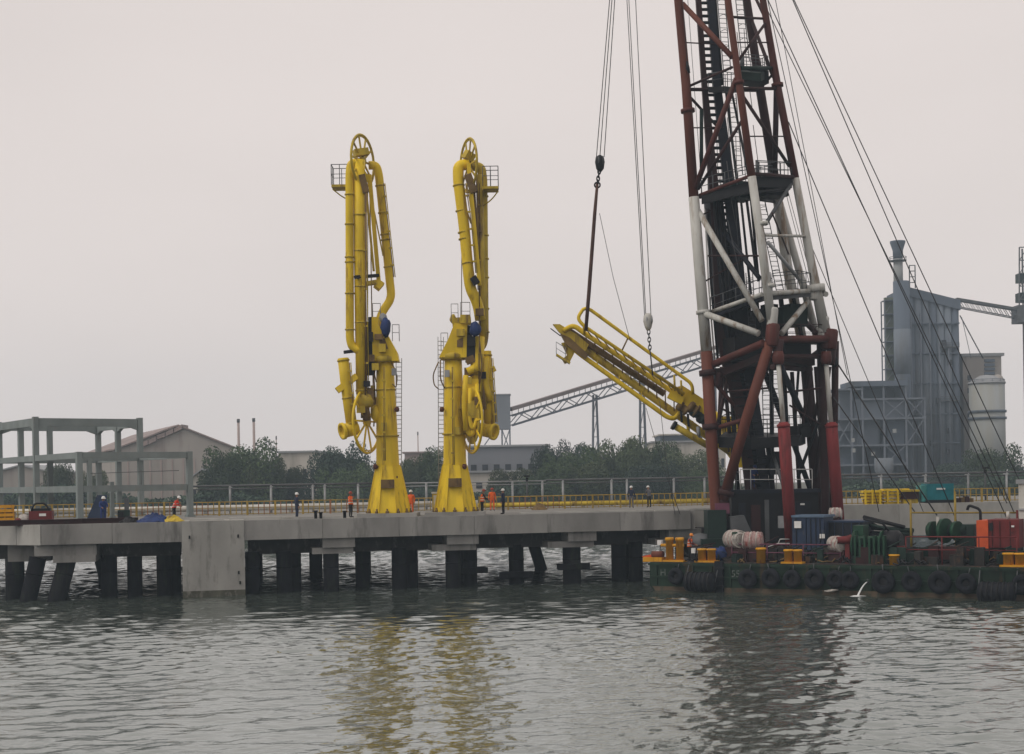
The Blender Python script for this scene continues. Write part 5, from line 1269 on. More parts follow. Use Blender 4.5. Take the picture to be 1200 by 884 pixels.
# lower legs
seg('leg', [(944, 420, dD - 1), (951, 500, dD - 1), (959, 600, dD - 1), (961, 645, dD - 1)], [.42, .42, .42, .42], m_red_d)
seg('leg', [(962, 400, dC_ + .6), (965, 500, dC_ + .8), (967, 575, dC_ + .8), (968, 660, dC_ + .8)], [.32, .32, .32, .32], m_red_d)
seg('leg', [(979, 400, dC_ + 1.2), (978, 500, dC_ + 1.6), (976, 600, dC_ + 1.6)], [.26, .24, .24], m_red_d)
seg('main_brace', [(902, 402, dB), (875, 490, dB + 1.6), (848, 585, dA - .2)], [.36, .36, .36], m_red_o)
ring(850, 578, dA - .2, .6, (.3, 0, 1), m_red_d, .2)
# hydraulic cylinders
for (x0, y0), (x1, y1), (x2, y2), d0, d1, lab in (((912, 424), (918, 498), (928, 650), dB, dB - .4, 0), ((968, 424), (974, 498), (985, 640), dC_ - .5, dC_ - .5, 1)):
    B().path([C(x0, y0, d0), C(x1, y1, d1)], .17, 12).build('piston_rod', m_white, tw)
    B().path([C(x1, y1 - 3, d1), C(x1 + .3, y1, d1), C(x2, y2, d1)], [.30, .42, .40], 16).build('hydraulic_cylinder', m_cyl, tw)
    B().lathe([(.46, -.1), (.46, .12)], C(x1 + .2, y1 + 1, d1), C(x2, y2, d1) - C(x1, y1, d1), 16).build('cylinder_cap', m_cyl, tw)
    B().lathe([(.34, -.35), (.40, 0), (.40, .3), (.3, .55)], C(x0, y0 - 6, d0), (0, 0, -1), 14).build('rod_clevis', m_red, tw)
    q = C(x2, y2, d1)
    B().box((q.x, q.y, (q.z + BDK) / 2 + .2), (1.0, 1.0, max(.5, q.z - BDK + .6))).build('cylinder_seat', m_red_d, tw)
def br(p, q, r, m, name='brace', n=8): return B().tube(C(*p), C(*q), r, n=n).build(name, m, tw)
# upper bracing
for p, q, r, m in (
    ((800, 5, dA), (858, 67, dB), .20, m_red_o), ((779, -190, dA), (850, -110, dB), .16, m_red), ((845, -100, dB), (797, -5, dA), .16, m_red),
    ((863, 92, dB), (812, 228, dA), .19, m_red), ((808, 101, dA), (858, 79, dB), .10, m_red_d), ((808, 105, dA), (890, 106, dD), .13, m_red_d),
    ((856, 20, dB), (894, 22, dC_), .09, m_red_d), ((866, 70, dB), (898, 26, dC_), .10, m_red_d), ((877, -20, dD), (897, 22, dC_), .11, m_red_d), ((880, 22, dD), (906, 90, dC_), .13, m_red_d),
    ((868, 104, dB), (911, 104, dC_), .12, m_red_d), ((868, 80, dB), (905, 80, dC_), .14, m_dgreen), ((893, 102, dD), (907, 85, dC_), .09, m_red_d),
    ((870, 112, dB), (925, 195, dC_), .12, m_red_d), ((910, 100, dC_ + .5), (908, 200, dD), .20, m_red_d), ((872, 138, dB), (818, 222, dA + .5), .12, m_red_d), ((805, 110, dA), (842, 150, dD), .10, m_red_d),
    ((820, 229, dA), (880, 206, dB), .13, m_red), ((882, 204, dB), (932, 208, dC_), .14, m_red_d), ((820, 231, dA), (905, 212, dD), .14, m_red_d), ((905, 212, dD), (932, 210, dC_), .14, m_red_d), ((885, 226, dB), (925, 221, dC_), .12, m_black), ((886, 233, dB), (906, 236, dD), .14, m_black),
    ((818, 247, dA), (893, 376, dB), .22, m_white), ((832, 252, dD - .5), (890, 326, dB + .4), .17, m_blk_b), ((897, 263, dB), (928, 214, dC_), .13, m_dkgrey), ((897, 276, dB), (947, 277, dC_), .10, m_white), ((900, 284, dB), (937, 328, dC_), .13, m_galv),
    ((821, 366, dA), (889, 391, dB), .23, m_white), ((833, 366, dA + .6), (893, 345, dB), .16, m_white), ((903, 344, dB), (951, 341, dC_), .17, m_white), ((916, 391, dB + .2), (946, 354, dC_), .20, m_white), ((938, 372, dD), (958, 392, dC_), .2, m_red_d), ((940, 335, dD), (968, 345, dC_), .2, m_white),
    ((834, 428, dA), (895, 402, dB), .27, m_red), ((834, 436, dA), (940, 428, dD), .24, m_red_d), ((905, 398, dB), (978, 397, dC_), .25, m_red), ((905, 418, dB), (965, 418, dC_), .17, m_red_d), ((944, 424, dD), (978, 400, dC_), .24, m_red_d), ((905, 430, dB), (950, 433, dD), .2, m_red_d),
    ((837, 448, dA), (870, 487, dA + 1.5), .15, m_red), ((855, 436, dA + 2), (838, 512, dA + .8), .14, m_red_d), ((846, 430, dA + 1.8), (842, 520, dA + 2.2), .16, m_red_d), ((893, 428, dD - 1), (918, 492, dD - 2), .24, m_blk_b), ((915, 430, dB + 1), (947, 500, dD - 1.5), .22, m_blk_b), ((836, 503, dA), (872, 492, dB + 2), .16, m_red), ((952, 500, dD - 1.3), (965, 442, dC_ + .6), .14, m_red_d),
    ((907, 540, dD - 2), (922, 575, dD - 2), .12, m_dkgrey), ((930, 520, dD - 1.6), (952, 580, dD - 1.4), .2, m_blk_b), ((905, 530, dD - 2.5), (918, 570, dB + 1.5), .13, m_dkgrey), ((945, 290, dC_ + .4), (962, 384, dC_), .10, m_galv)):
    br(p, q, r, m)
for q, s_, m in (((905, 393, dB), (1.3, 1.2, 1.3), m_red), ((905, 376, dB), (1.0, .9, 1.5), m_white), ((972, 398, dC_), (1.6, 1.3, 1.2), m_red), ((965, 383, dC_), (1.0, 1.0, 1.2), m_white), ((955, 343, dC_), (1.1, .9, .9), m_white), ((912, 412, dB), (.9, .9, 1.4), m_red_d), ((974, 416, dC_), (.9, .9, 1.2), m_red_d), ((847, 590, dA), (1.3, 1.2, 2.0), m_red_d), ((841, 445, dA - .1), (.7, .7, .8), m_red_d), ((852, 440, dA + 2), (1.2, .6, .5), m_red_d)):
    c = C(*q); bb = B(); bb.lathe([(s_[0] * .30, -s_[2] * .6), (s_[0] * .36, -s_[2] * .5), (s_[0] * .36, s_[2] * .5), (s_[0] * .30, s_[2] * .6)], c, (0.1, 0, 1), 10); bb.build('node_joint', m, tw)
# leader mast: two dark chords, ladder rungs, backing plate
dL = .9
ax = [(800, -210), (826, 0), (832, 100), (846, 232), (862, 400), (880, 500), (892, 600), (895, 652)]
lw = [(-10, -4), (-10, -4), (-9, -3), (-14, -2), (-22, -2), (-14, -2), (-15, -2), (-15, -2)]
rw = [(3, 10), (3, 12), (4, 13), (4, 18), (3, 18), (3, 14), (3, 13), (3, 13)]
def chord(off, m, dd, nm):
    pts = []
    for (x, y), (o0, o1) in zip(ax, off): pts.append((C(x + o0, y, dd), C(x + o1, y, dd)))
    b = B()
    for (a0, a1), (c0, c1) in zip(pts[:-1], pts[1:]):
        b.slab([a0, a1, c1, c0], (0, .5, 0))
    b.build(nm, m, tw)
chord(lw, m_red_d, dL, 'leader_chord'); chord(rw, m_blk_b, dL + .02, 'leader_chord')
b = B()
for i in range(len(ax) - 1):
    (x0, y0), (x1, y1) = ax[i], ax[i + 1]
    n = max(3, int((y1 - y0) / 7.5))
    for k in range(n):
        tt = (k + .5) / n; x, y = x0 + (x1 - x0) * tt, y0 + (y1 - y0) * tt
        B().tube(C(x - 4, y, dL + .2), C(x + 4.2, y, dL + .2), .12, n=5, caps=False).build('rung', m_black, tw)
# black drive hammer and pile sleeve inside the leader
seg('pile_sleeve', [(836, 236, dL + .7), (852, 380, dL + .7), (862, 430, dL + .7)], [.7, .85, .75], m_blk_b, 16)
seg('pile_sleeve', [(868, 425, dL + .8), (882, 500, dL + .8), (893, 640, dL + .8)], [.6, .65, .65], m_blk_b, 16)
seg('hammer_rod', [(822, 128, dL - .6), (822, 200, dL - .6)], [.13, .13], m_dgreen, 8)
seg('hammer_rod', [(858, 110, dL - .8), (878, 210, dL - .8), (889, 330, dL - .8)], [.08, .1, .1], m_black, 6)
seg('hammer_rod', [(875, 235, dL - 1), (886, 318, dL - 1)], [.1, .1], m_black, 6)
seg('hose_bundle', [(826, 245, dA + .8), (830, 330, dA + .8), (838, 430, dA + .8)], [.06, .06, .06], m_label, 6)
seg('hose_bundle', [(829, 245, dA + 1.0), (833, 330, dA + 1.0), (842, 430, dA + 1.0)], [.09, .09, .09], m_black, 6)
for xx in (0, 4, 8): seg('hose_bundle', [(838 + xx, 235, dL - .3), (846 + xx, 330, dL - .4), (858 + xx, 420, dL - .4)], [.09, .1, .09], m_black, 6)
# caged ladders
def cladder(p, q, m=m_dkgrey, w=.55):
    p, q = C(*p), C(*q); b = B(); ladder(b, p, q, (1, .2, 0), w, .33, .035, .022); b.build('ladder', m, tw)
    n = int((q - p).length / 1.0)
    for k in range(n):
        c = p.lerp(q, (k + .5) / n); bb = B()
        bb.path([c + V(-w / 2, 0, 0) + V(w * j / 6, -.55 * math.sin(PI * j / 6), 0) for j in range(7)], .022, 4); bb.build('cage_hoop', m, tw)
cladder((840, -60, 1.0), (852, 82, 1.0)); cladder((860, -60, 1.0), (874, 72, 1.0)); cladder((858, 110, .6), (866, 205, .6)); cladder((892, 235, 1.6), (915, 345, 1.6)); cladder((897, 430, 1.2), (899, 508, 1.2)); cladder((907, 428, 1.0), (911, 505, 1.0)); cladder((882, 390, .4), (878, 320, .4), m_dkgrey, .5)
# dark clutter of pipes, cylinders and rods inside the tower
for k, (x0, y0, x1, y1, d, r, m) in enumerate((
    (848, 432, 856, 520, 2.2, .14, m_red_d), (856, 430, 866, 600, 2.6, .17, m_black), (904, 430, 905, 580, 2.2, .16, m_blk_b), (918, 436, 925, 575, 1.6, .20, m_black), (928, 436, 938, 590, 2.4, .15, m_red_d), (936, 430, 930, 520, 1.2, .10, m_black),
    (860, 520, 852, 640, 1.8, .18, m_black), (900, 520, 912, 640, 1.6, .2, m_blk_b), (948, 440, 938, 520, .6, .12, m_red_d), (956, 430, 962, 520, 2.0, .15, m_red_d), (972, 430, 955, 560, 1.4, .15, m_red_d), (935, 560, 968, 470, .8, .12, m_black),
    (862, 240, 870, 350, 2.0, .12, m_black), (868, 232, 880, 345, 2.4, .09, m_black), (842, 110, 850, 215, 1.8, .13, m_red_d), (851, 108, 864, 215, 2.2, .1, m_black), (838, 0, 846, 100, 1.6, .12, m_black), (886, 355, 892, 410, 1.2, .2, m_black), (915, 350, 920, 395, 1.6, .18, m_blk_b), (930, 350, 940, 396, 1.2, .14, m_dgreen), (875, 352, 880, 400, 2.0, .25, m_black))):
    seg('inner_pipe', [(x0, y0, d), (x1, y1, d)], [r, r], m, 8)
for k in range(14):
    y = 446 + k * 10; x = 866 + k * 2.1
    br((x - 9, y, dL - .1), (x + 13, y + random.uniform(-3, 3), dL - .1), .06, m_black, 'leader_tie', 5)
# platforms
def plat(pts, th, m, rail_h=0, rm=None, open_=False):
    w = [C(*q) for q in pts]; B().slab(w, (0, 0, -th)).build('platform', m, tw)
    if rail_h:
        b = B(); rail(b, w if open_ else w + [w[0]], rail_h, .03, 1.1); b.build('guard_rail', rm or m_dkgrey, tw)
plat([(830, 103, -.5), (848, 101, -1.5), (866, 103, 2.0), (850, 104, 3)], .35, m_black, 1.0)
plat([(868, 84, -2.2), (892, 86, -1.5), (900, 82, 2.2), (872, 80, 2.5)], .55, m_dgreen, 1.0)
plat([(822, 228, -.2), (878, 213, -2.8), (905, 212, 2.8), (845, 222, 3.0)], .7, m_black, 1.1)
plat([(886, 207, -2.6), (928, 209, -.6), (915, 209, 3), (890, 208, 2)], .7, m_black, 1.1)
plat([(833, 369, .4), (893, 347, -2.6), (905, 346, 2.0), (860, 352, 3)], .25, m_blk_b, 1.2, m_dkgrey)
plat([(905, 346, -2.6), (950, 342, -.6), (935, 338, 3.0), (905, 342, 2)], .35, m_dkgrey, 1.3)
plat([(838, 436, .4), (896, 412, -2.8), (955, 420, .5), (935, 424, 3.2), (870, 428, 3.2)], .5, m_red_d)
plat([(842, 512, .2), (880, 514, -1.0), (938, 510, -1.0), (944, 508, 2.6), (850, 506, 3.0)], .75, m_black, 1.25, m_black)
plat([(908, 399, -2.6), (968, 399, -.6), (956, 401, 2), (918, 400, 2)], .2, m_red_d, 1.1, m_red_d)
# machinery under the middle platforms
for q, s_, m in (((925, 372, .5), (2.0, 1.6, 1.3), m_dgreen), ((928, 408, .6), (2.2, 1.5, 1.2), m_black), ((898, 380, 1.2), (1.8, 1.5, 2.0), m_black), ((870, 410, .6), (2.2, 1.6, 1.6), m_black), ((885, 92, .6), (1.5, 1.2, .9), m_black), ((905, 223, 1), (1.8, 1.4, 1.0), m_black), ((862, 226, .6), (2.4, 1.8, 1.0), m_dgreen), ((938, 506, .5), (1.2, 1.0, .8), m_black), ((905, 545, 1), (1.0, .9, 1.4), m_blk_b)):
    bb = B(); c = C(*q); bb.box(c, s_, Matrix.Rotation(.4, 3, 'Z')); bb.box(c + V(.2, -.2, s_[2] * .5), (s_[0] * .5, s_[1] * .6, s_[2] * .35), Matrix.Rotation(.4, 3, 'Z')); bb.build('machinery', m, tw)
br((930, 515, .4), (943, 514, .2), .32, m_black, 'winch_roller', 12)
# head of the tower, above the picture
plat([(770, -190, 0), (842, -200, -3.4), (860, -196, 0), (826, -192, 3.4)], .6, m_red_d, 1.1)
br((720, -209, -1.7), (862, -190, 0), .4, m_red, 'head_boom', 10); br((720, -209, -1.7), (800, -260, 0), .2, m_red, 'head_boom'); br((800, -260, 0), (862, -190, 0), .2, m_red, 'head_boom'); br((800, -260, 0), (800, -195, 0), .25, m_red, 'head_boom')
for x, dd in ((733, -1.2), (729.5, -2.2)): B().lathe([(.45, -.1), (.45, .1)], C(x, -205, dd), (0, 1, 0), 16).build('head_sheave', m_dkgrey, tw)
# deck house at the foot
hb = C(912, 612, 1.0)
def dh(px0, px1, y0, y1, d, depth, m, nm):
    a, c = C(px0, y0, d), C(px1, y1, d); return B().box(((a.x + c.x) / 2, DC + d + depth / 2, (a.z + c.z) / 2), (abs(c.x - a.x), depth, abs(a.z - c.z))).build(nm, m, tw)
dh(857, 960, 577, 652, .6, 4.5, m_black, 'machine_house'); dh(855, 962, 574.5, 577, .3, 5.0, m_blk_b, 'house_roof')
for x0, x1, y0, y1, m in ((866, 874, 590, 612, m_blk_b), (880, 892, 592, 640, m_red_d), (896, 902, 586, 640, m_dkgrey), (932, 950, 588, 606, m_blk_b)):
    dh(x0, x1, y0, y1, .5, .12, m, 'house_panel')
dh(938, 943, 590, 592, .45, .12, m_label, 'house_plate')
dh(913, 919, 605, 619, -1.2, .5, m_galv, 'grey_locker')
b = B(); B().slab([C(*q) for q in ((858, 640, -1.0), (856, 606, -1.0), (872, 604, -1.0), (880, 622, -1.0), (884, 640, -1.0))], (0, 1.2, 0)).build('grey_hood', m_dkgrey, tw)
dh(829, 852, 598, 650, -.8, 2.0, m_dgreen, 'pedestal'); dh(822, 862, 632, 650, -1.2, 3.4, m_dgreen, 'pedestal'); dh(838, 855, 590, 602, -.5, 1.4, m_plum, 'pedestal_cap')
b = B(); rail(b, [C(868, 575, .6), C(880, 575, .5), C(910, 575, .4), C(952, 575, .5)], 1.5, .035, 1.4); b.build('guard_rail', m_label, tw)
b = B(); rail(b, [C(858, 574, 3), C(868, 575, .6)], 1.3, .03, 1.0); b.build('guard_rail', m_galv, tw)
b = B(); b.path([C(900, 641, -4.5), C(912, 637, -4.5), C(925, 637, -4.5), C(926, 640, -4.5)], .03, 5); b.path([C(912, 637, -4.5), C(914, 632, -4.5), C(925, 632, -4.5)], .03, 5); b.build('step_rail', m_label, tw)
# dangling tackle near the top left leg
seg('small_tackle', [(805, 72, dA - .5), (806, 80, dA - .5), (808, 86, dA - .5)], [.07, .14, .06], m_black, 6); seg('tackle_line', [(800, 0, dA - .5), (805, 72, dA - .5)], [.02, .02], m_cable, 5)
# slack ropes and thin ties inside the tower
rr_ = random.Random(21)
for k in range(12):
    y0 = rr_.uniform(-20, 330); x0 = 806 + y0 * .09 + rr_.uniform(8, 75); L_ = rr_.uniform(80, 190); d0 = rr_.uniform(-2, 2.5)
    p_, q_ = C(x0, y0, d0), C(x0 + L_ * .11 + rr_.uniform(-6, 6), y0 + L_, d0 + rr_.uniform(-.6, .6))
    B().path([p_, p_.lerp(q_, .5) + V(rr_.uniform(-.25, .25), 0, -.1), q_], .028, 5).build('slack_rope', m_cable, tw)
for p_, q_, r_ in (((817, 255, dA), (862, 232, 2), .06), ((826, 330, dA), (878, 300, 1), .06), ((905, 250, dB), (925, 300, dD), .06), ((830, 300, dA + .5), (896, 300, dB), .07), ((845, 460, dA + 1), (900, 455, dB + 1), .08), ((843, 478, dA + 1), (890, 500, 2), .08), ((920, 460, 0), (962, 455, dC_), .08), ((925, 475, 0), (965, 500, dC_), .07), ((806, 150, dA), (850, 150, 1), .05), ((872, 160, dB), (920, 160, dC_), .05), ((862, 50, dB), (902, 50, dC_), .05), ((800, 50, dA), (840, 52, 1), .05)):
    br(p_, q_, r_, m_red_d, 'thin_tie', 5)
# guy wires
for p, q, r in (((860, -150, 0), (1215, 607, 1), .038), ((862, -155, .4), (1188, 600, 4), .038), ((833, -145, -1), (1182, 612, -2), .038), ((840, -110, 0), (1180, 590, 3), .034), ((893, -30, 0), (1030, 600, 1), .03), ((924, 143, 0), (1125, 620, -2), .038), ((880, -150, 1), (993, 440, 5), .026), ((978, 421, 0), (1098, 604, 4), .055), ((977, 466, 0), (1072, 600, 4), .045), ((943, 270, .5), (1082, 600, 2), .03), ((918, 215, 1), (962, 384, 1), .022), ((921, 215, 1.4), (966, 384, 1.2), .022), ((806, 0, .5), (823, 230, 1), .02)):
    B().tube(C(*p), C(*q), r, n=5).build('guy_wire', m_cable, tw)
b = B(); c = C(979, 424, 0); b.blob(c, (.5, .4, .7), 8, 6, .1, 2); b.build('wire_clevis', m_black, tw)
# ================================================================== hooks, ropes and slings
def chain(t, p, q, n, r, m):
    p, q = Vector(p), Vector(q)
    for k in range(n):
        c = p.lerp(q, (k + .5) / n); L = (q - p).length / n
        nrm = V(1, 0, 0) if k % 2 else V(.3, 1, 0)
        b = B(); b.torus((0, 0, 0), nrm, L * .5, r, 14, 5)
        zs = 1.25
        b.v = [tuple(V(v[0] * .75, v[1] * .75, v[2] * zs) + c) for v in b.v]; b.build('chain_link', m, t)
def H(x, y, d=0.0): return P(x, y, 105.6 + d)
t = thing('hook_block', 'dark hook block high up, carrying the long brown sling', 'hook block', H(703, 216))
top = C(733, -205, -1.2)
for dx, x in ((-.5, 699), (0, 703), (.5, 708)): B().tube(H(x, 184, dx), top + V(.2 * dx, dx, 0), .032, n=5).build('hoist_rope', m_cable, t)
b = B(); b.lathe([(.1, .5), (.3, .35), (.36, 0), (.28, -.5), (.12, -.7)], H(703, 190), (0, 0, 1), 12); b.build('block_case', m_black, t)
for s in (-1, 1): B().lathe([(.38, -.05), (.38, .05)], H(703, 189) + V(.16 * s, 0, 0), (1, .2, 0), 16).build('block_sheave', m_dkgrey, t)
chain(t, H(702.5, 199), H(700, 216), 4, .07, m_black)
t = thing('lifting_sling', 'long dark brown sling from upper hook to the hanging arm', 'sling', H(688, 376))
B().path([H(700, 215), H(697, 250), H(690, 345), H(686.5, 388)], [.10, .13, .14, .13], 8).build('strap', mat('brown_sling', (.075, .04, .03), .8, var=.3, scale=2), t)
B().torus(H(700, 217), (0, 1, 0), .2, .06, 14, 6).build('shackle', m_black, t)
t = thing('hook_block', 'pale grey hook block with chain above middle of hanging arm', 'hook block', H(760, 414))
top = C(729.5, -205, -2.2)
for x, dx in ((755.5, -.35), (757, -.2), (763, .3)): B().tube(H(x, 372), top + V(dx * 1.05, 0, 0), .03, n=5).build('hoist_rope', m_cable_l, t)
b = B(); b.lathe([(.15, .6), (.32, .4), (.36, 0), (.24, -.45), (.12, -.65)], H(759.5, 377), (0, 0, 1), 12); b.build('block_case', m_pipe_w, t)
for s in (-1, 1): B().lathe([(.36, -.05), (.36, .05)], H(759.5, 375) + V(.17 * s, 0, 0), (1, .2, 0), 16).build('block_sheave', m_galv, t)
chain(t, H(760, 387), H(762, 414), 6, .05, m_dkgrey)
B().tube(H(762, 413), H(765, 440), .05, n=6).build('hook_shank', m_cable, t)
for p, q, lab in (((702.5, 250), (738, 398), 'thin tag line slanting from brown sling down to hanging arm'), ((757, 478), (797, 603), 'left of two thin ropes hanging from slung arm to jetty'), ((773, 470), (791, 603), 'right of two thin ropes hanging from slung arm to jetty')):
    a, c = H(*p), H(*q)
    t = tag(B().path([a, a.lerp(c, .5) + V(-.1, 0, -.1), c], .022, 5).build('tag_line', m_cable), lab, 'rope')
# ================================================================== machinery and stores on the barge
def bbox(t, px0, px1, n, y0, y1, depth, m, name, dn=0.0):
    """upright box on the barge between two columns; y0 top row, y1 bottom row"""
    a, c = Bx(px0, n), Bx(px1, n); mid = (a + c) / 2
    z1, z0 = P((px0 + px1) / 2, y0, mid.y).z, P((px0 + px1) / 2, y1, mid.y).z
    if z0 < BDK + .12: z0 = BDK + .03
    w = (c - a).length
    return B().box(V(mid.x, mid.y, (z0 + z1) / 2) + BN * (depth / 2 + dn), (w, depth, z1 - z0), RB).build(name, m, t)
t = thing('navy_box', 'navy blue steel store box with white labels behind plum rail', 'container', Bx(946, 3))
bbox(t, 929, 945, 3, 606, 645, 2.0, m_navy, 'left_locker'); bbox(t, 946, 966, 3, 606, 645, 2.0, m_navy, 'right_locker'); bbox(t, 928, 967, 2.9, 604, 606.5, 2.2, mat('light_blue_lid', (.10, .15, .22), .6), 'lid')
for px in (933, 950, 956, 961): bbox(t, px, px + .8, 2.93, 608, 643, .1, m_blk_b, 'corrugation')
bbox(t, 931.5, 939.5, 2.86, 611, 619, .05, m_label, 'label_sheet'); 
for k, x in enumerate((961, 963.4, 965.3)): bbox(t, x, x + 1.5, 2.86, 626, 631, .05, m_label, 'label_sheet')
t = thing('water_tank', 'low dark blue tank right of the navy store box', 'tank', Bx(988, 4))
bbox(t, 971, 1012, 4, 612, 634, 2.4, m_blk_b, 'tank_wall'); bbox(t, 970, 1013, 3.9, 610.5, 612.5, 2.6, m_navy, 'tank_lid')
for px in (978, 988, 998, 1007): bbox(t, px, px + .8, 3.95, 612, 633, .1, m_navy, 'stiffener')
bbox(t, 972, 1011, 4.4, 632, 660, 1.6, m_dkgrey, 'stand')
def bundle(px, n, yc, size, m, label, sd):
    q = Bx(px, n); z = P(px, yc, q.y).z
    t = thing('rope_bundle', label, 'rope', V(q.x, q.y, BDK))
    rr = min(size[1], size[2]) * .5; ax_ = (BS * .8 - BN * .6 * (1 if sd % 2 else -.3)).normalized(); hl = size[0] * .45
    b = B(); b.lathe([(rr * .25, -hl), (rr * .8, -hl * .96), (rr * .97, -hl * .7), (rr, 0), (rr * .97, hl * .7), (rr * .8, hl * .96), (rr * .25, hl)], V(q.x, q.y, z), ax_, 18); b.build('core', m, t)
    rn = random.Random(sd)
    for k in range(9):
        B().torus(V(q.x, q.y, z) + ax_ * (k - 4) * hl * .22, ax_ + V(rn.uniform(-.12, .12), rn.uniform(-.12, .12), rn.uniform(-.12, .12)), rr * (1.0 - .02 * abs(k - 4)), .055, 20, 6).build('rope_turn', (m_rope_w, m_rope_p, m)[k % 3], t)
    for k in (-1, 1):
        for j in range(3): B().torus(V(q.x, q.y, z) + ax_ * hl * .97 * k, ax_, rr * (.25 + .2 * j), .05, 16, 5).build('rope_turn', m_rope_w if j % 2 else m, t)
    B().box(V(q.x, q.y, (BDK + z - size[2] / 2) / 2 + .05), (size[0] * .8, size[1] * .7, max(.1, z - size[2] / 2 - BDK + .25)), RB).build('cradle', m_red_d, t)
bundle(862, 2.0, 632, (1.5, 1.2, 1.4), m_rope_w, 'white rope bundle with green mark, left of two', 3)
bundle(883, 1.9, 634, (1.4, 1.2, 1.3), m_rope_p, 'pinkish rope bundle with red stripes, right of two', 4)
bundle(982, 1.9, 638, (1.3, 1.0, 1.1), m_rope_w, 'white rope bundle left of red horn near green winch', 5)
bundle(980, 6.5, 602, (.9, .8, .75), m_rope_w, 'small white sack on dark blue tank beside red cylinder', 6)
q = Bx(864, 1.2); t = thing('green_tag', 'small green marker on the white rope bundle', 'marker', Bx(861, 1.3)); c = P(861, 628, Bx(861, 1.35).y); B().box(c, (.35, .06, .5)).build('plate', m_wgreen, t); B().box(c + V(0, .03, -.1), (.1, .04, .7)).build('strap', m_label, t)
q = Bx(994, 1.6); z = P(994, 633, q.y).z
t = thing('red_horn', 'red open horn shaped fitting beside white rope bundle', 'pipe fitting', V(q.x, q.y, BDK))
b = B(); b.lathe([(.22, .7), (.26, .1), (.36, -.2), (.28, -.22), (.2, .1)], V(q.x, q.y, z), -BS + V(0, -.5, 0), 16, caps=False); b.lathe([(.2, .1), (.2, .12)], V(q.x, q.y, z), -BS, 12); b.build('horn', m_dred, t); B().box(V(q.x, q.y, (z + BDK) / 2 - .1), (.3, .3, z - BDK - .2), RB).build('pedestal', m_dred, t)
t = thing('green_winch', 'dark green ribbed winch on barge beside the single bollard', 'winch', Bx(1020, 1.5))
c0 = Bx(1002, 2.2); c1 = Bx(1036, 2.2)
B().lathe([(.95, 0), (.95, .1), (.6, .12), (.6, (c1 - c0).length - .12), (.95, (c1 - c0).length - .1), (.95, (c1 - c0).length)], c0 + V(0, 0, 1.15), c1 - c0, 22).build('drum', m_wgreen, t)
for k in range(7):
    px = 1001 + k * 5.6; bbox(t, px, px + 2.2, 1.2, 628 + (k % 2) * 3, 662, .5, m_wgreen, 'frame_rib')
bbox(t, 999, 1040, 1.3, 652, 662, 1.6, m_dgreen, 'base'); bbox(t, 1000, 1012, 2.4, 616, 640, 1.2, m_wgreen, 'gear_case')
t = thing('black_winch', 'black winch motor between green winch and single bollard', 'winch', Bx(1047, 2.0))
c = Bx(1046, 2.6) + V(0, 0, 1.35); B().lathe([(.55, -.6), (.75, -.4), (.75, .4), (.55, .6)], c, BS, 18).build('motor', m_black, t); bbox(t, 1038, 1056, 2.0, 640, 664, 1.3, m_dgreen, 'base'); B().path([c + V(0, 0, .5), c + V(-.6, 0, 1.2), c + V(-1.8, 0, 1.5)], .08, 6).build('exhaust', m_black, t)
t = thing('pipe_stack', 'dark tangle of pipes behind the green winch', 'pipes', Bx(1030, 5.5))
for k, (x0, y0, x1, y1) in enumerate(((1005, 612, 1050, 622), (1012, 606, 1060, 618), (1016, 618, 1070, 622), (1020, 612, 1046, 628), (1008, 624, 1066, 626))):
    q0, q1 = Bx(x0, 5.5 + .2 * k), Bx(x1, 5.2); B().tube(P(x0, y0, q0.y), P(x1, y1, q1.y), .1 + .03 * (k % 3), n=8).build('pipe', m_black if k % 2 else m_dgreen, t)
bbox(t, 1010, 1062, 5.2, 626, 650, 1.8, m_black, 'pipe_cradle')
t = thing('mooring_winch', 'green twin drum winch on oxide red base near right', 'winch', Bx(1112, 3.0))
c0, c1 = Bx(1094, 3.6), Bx(1128, 3.6)
for px, r in ((1094, .6), (1108, .78), (1122, .6)):
    c = Bx(px, 3.4); z = P(px, 622, c.y).z; B().lathe([(r, -.12), (r, .12)], V(c.x, c.y, z), BS + V(.0, -.6, 0), 22).build('drum_flange', m_wgreen, t)
    B().lathe([(r * .55, -.5), (r * .55, .5)], V(c.x, c.y, z) + BN * .4, BS, 16).build('drum', m_dgreen, t)
bbox(t, 1120, 1142, 3.6, 615, 640, 1.6, m_dgreen, 'gear_case'); bbox(t, 1088, 1144, 2.6, 641, 656, 2.4, m_red_d, 'base'); bbox(t, 1098, 1101, 3.2, 606, 626, .3, m_pipe_w, 'brake_lever')
bbox(t, 1089, 1100, 2.4, 640, 660, .3, m_red_d, 'base_leg'); bbox(t, 1126, 1136, 2.4, 644, 662, .3, m_red_d, 'base_leg')
t = thing('red_generator', 'oxide red generator box with bright orange end door', 'generator', Bx(1170, 3.0))
bbox(t, 1158, 1195, 2.6, 609, 642, 2.4, m_dred, 'housing'); bbox(t, 1145, 1158.5, 2.5, 610, 651, 2.2, m_orange, 'end_door'); bbox(t, 1146, 1195, 2.8, 642, 664, 2.0, m_black, 'skid')
for px in (1163, 1172, 1184): bbox(t, px, px + .6, 2.55, 611, 641, .1, m_red_d, 'panel_seam')
bbox(t, 1160, 1164, 2.52, 613, 622, .1, m_black, 'vent'); bbox(t, 1186, 1189, 2.5, 616, 618, .1, m_label, 'plate')
c = Bx(1150, 3.4); z = P(1150, 611, c.y).z; B().path(round_path([V(c.x, c.y, z - .1), V(c.x, c.y, z + .75), V(c.x, c.y, z + 1.0) - BS * .7, V(c.x, c.y, z + .7) - BS * .8], .25), .09, 8).build('exhaust_pipe', m_black, t)
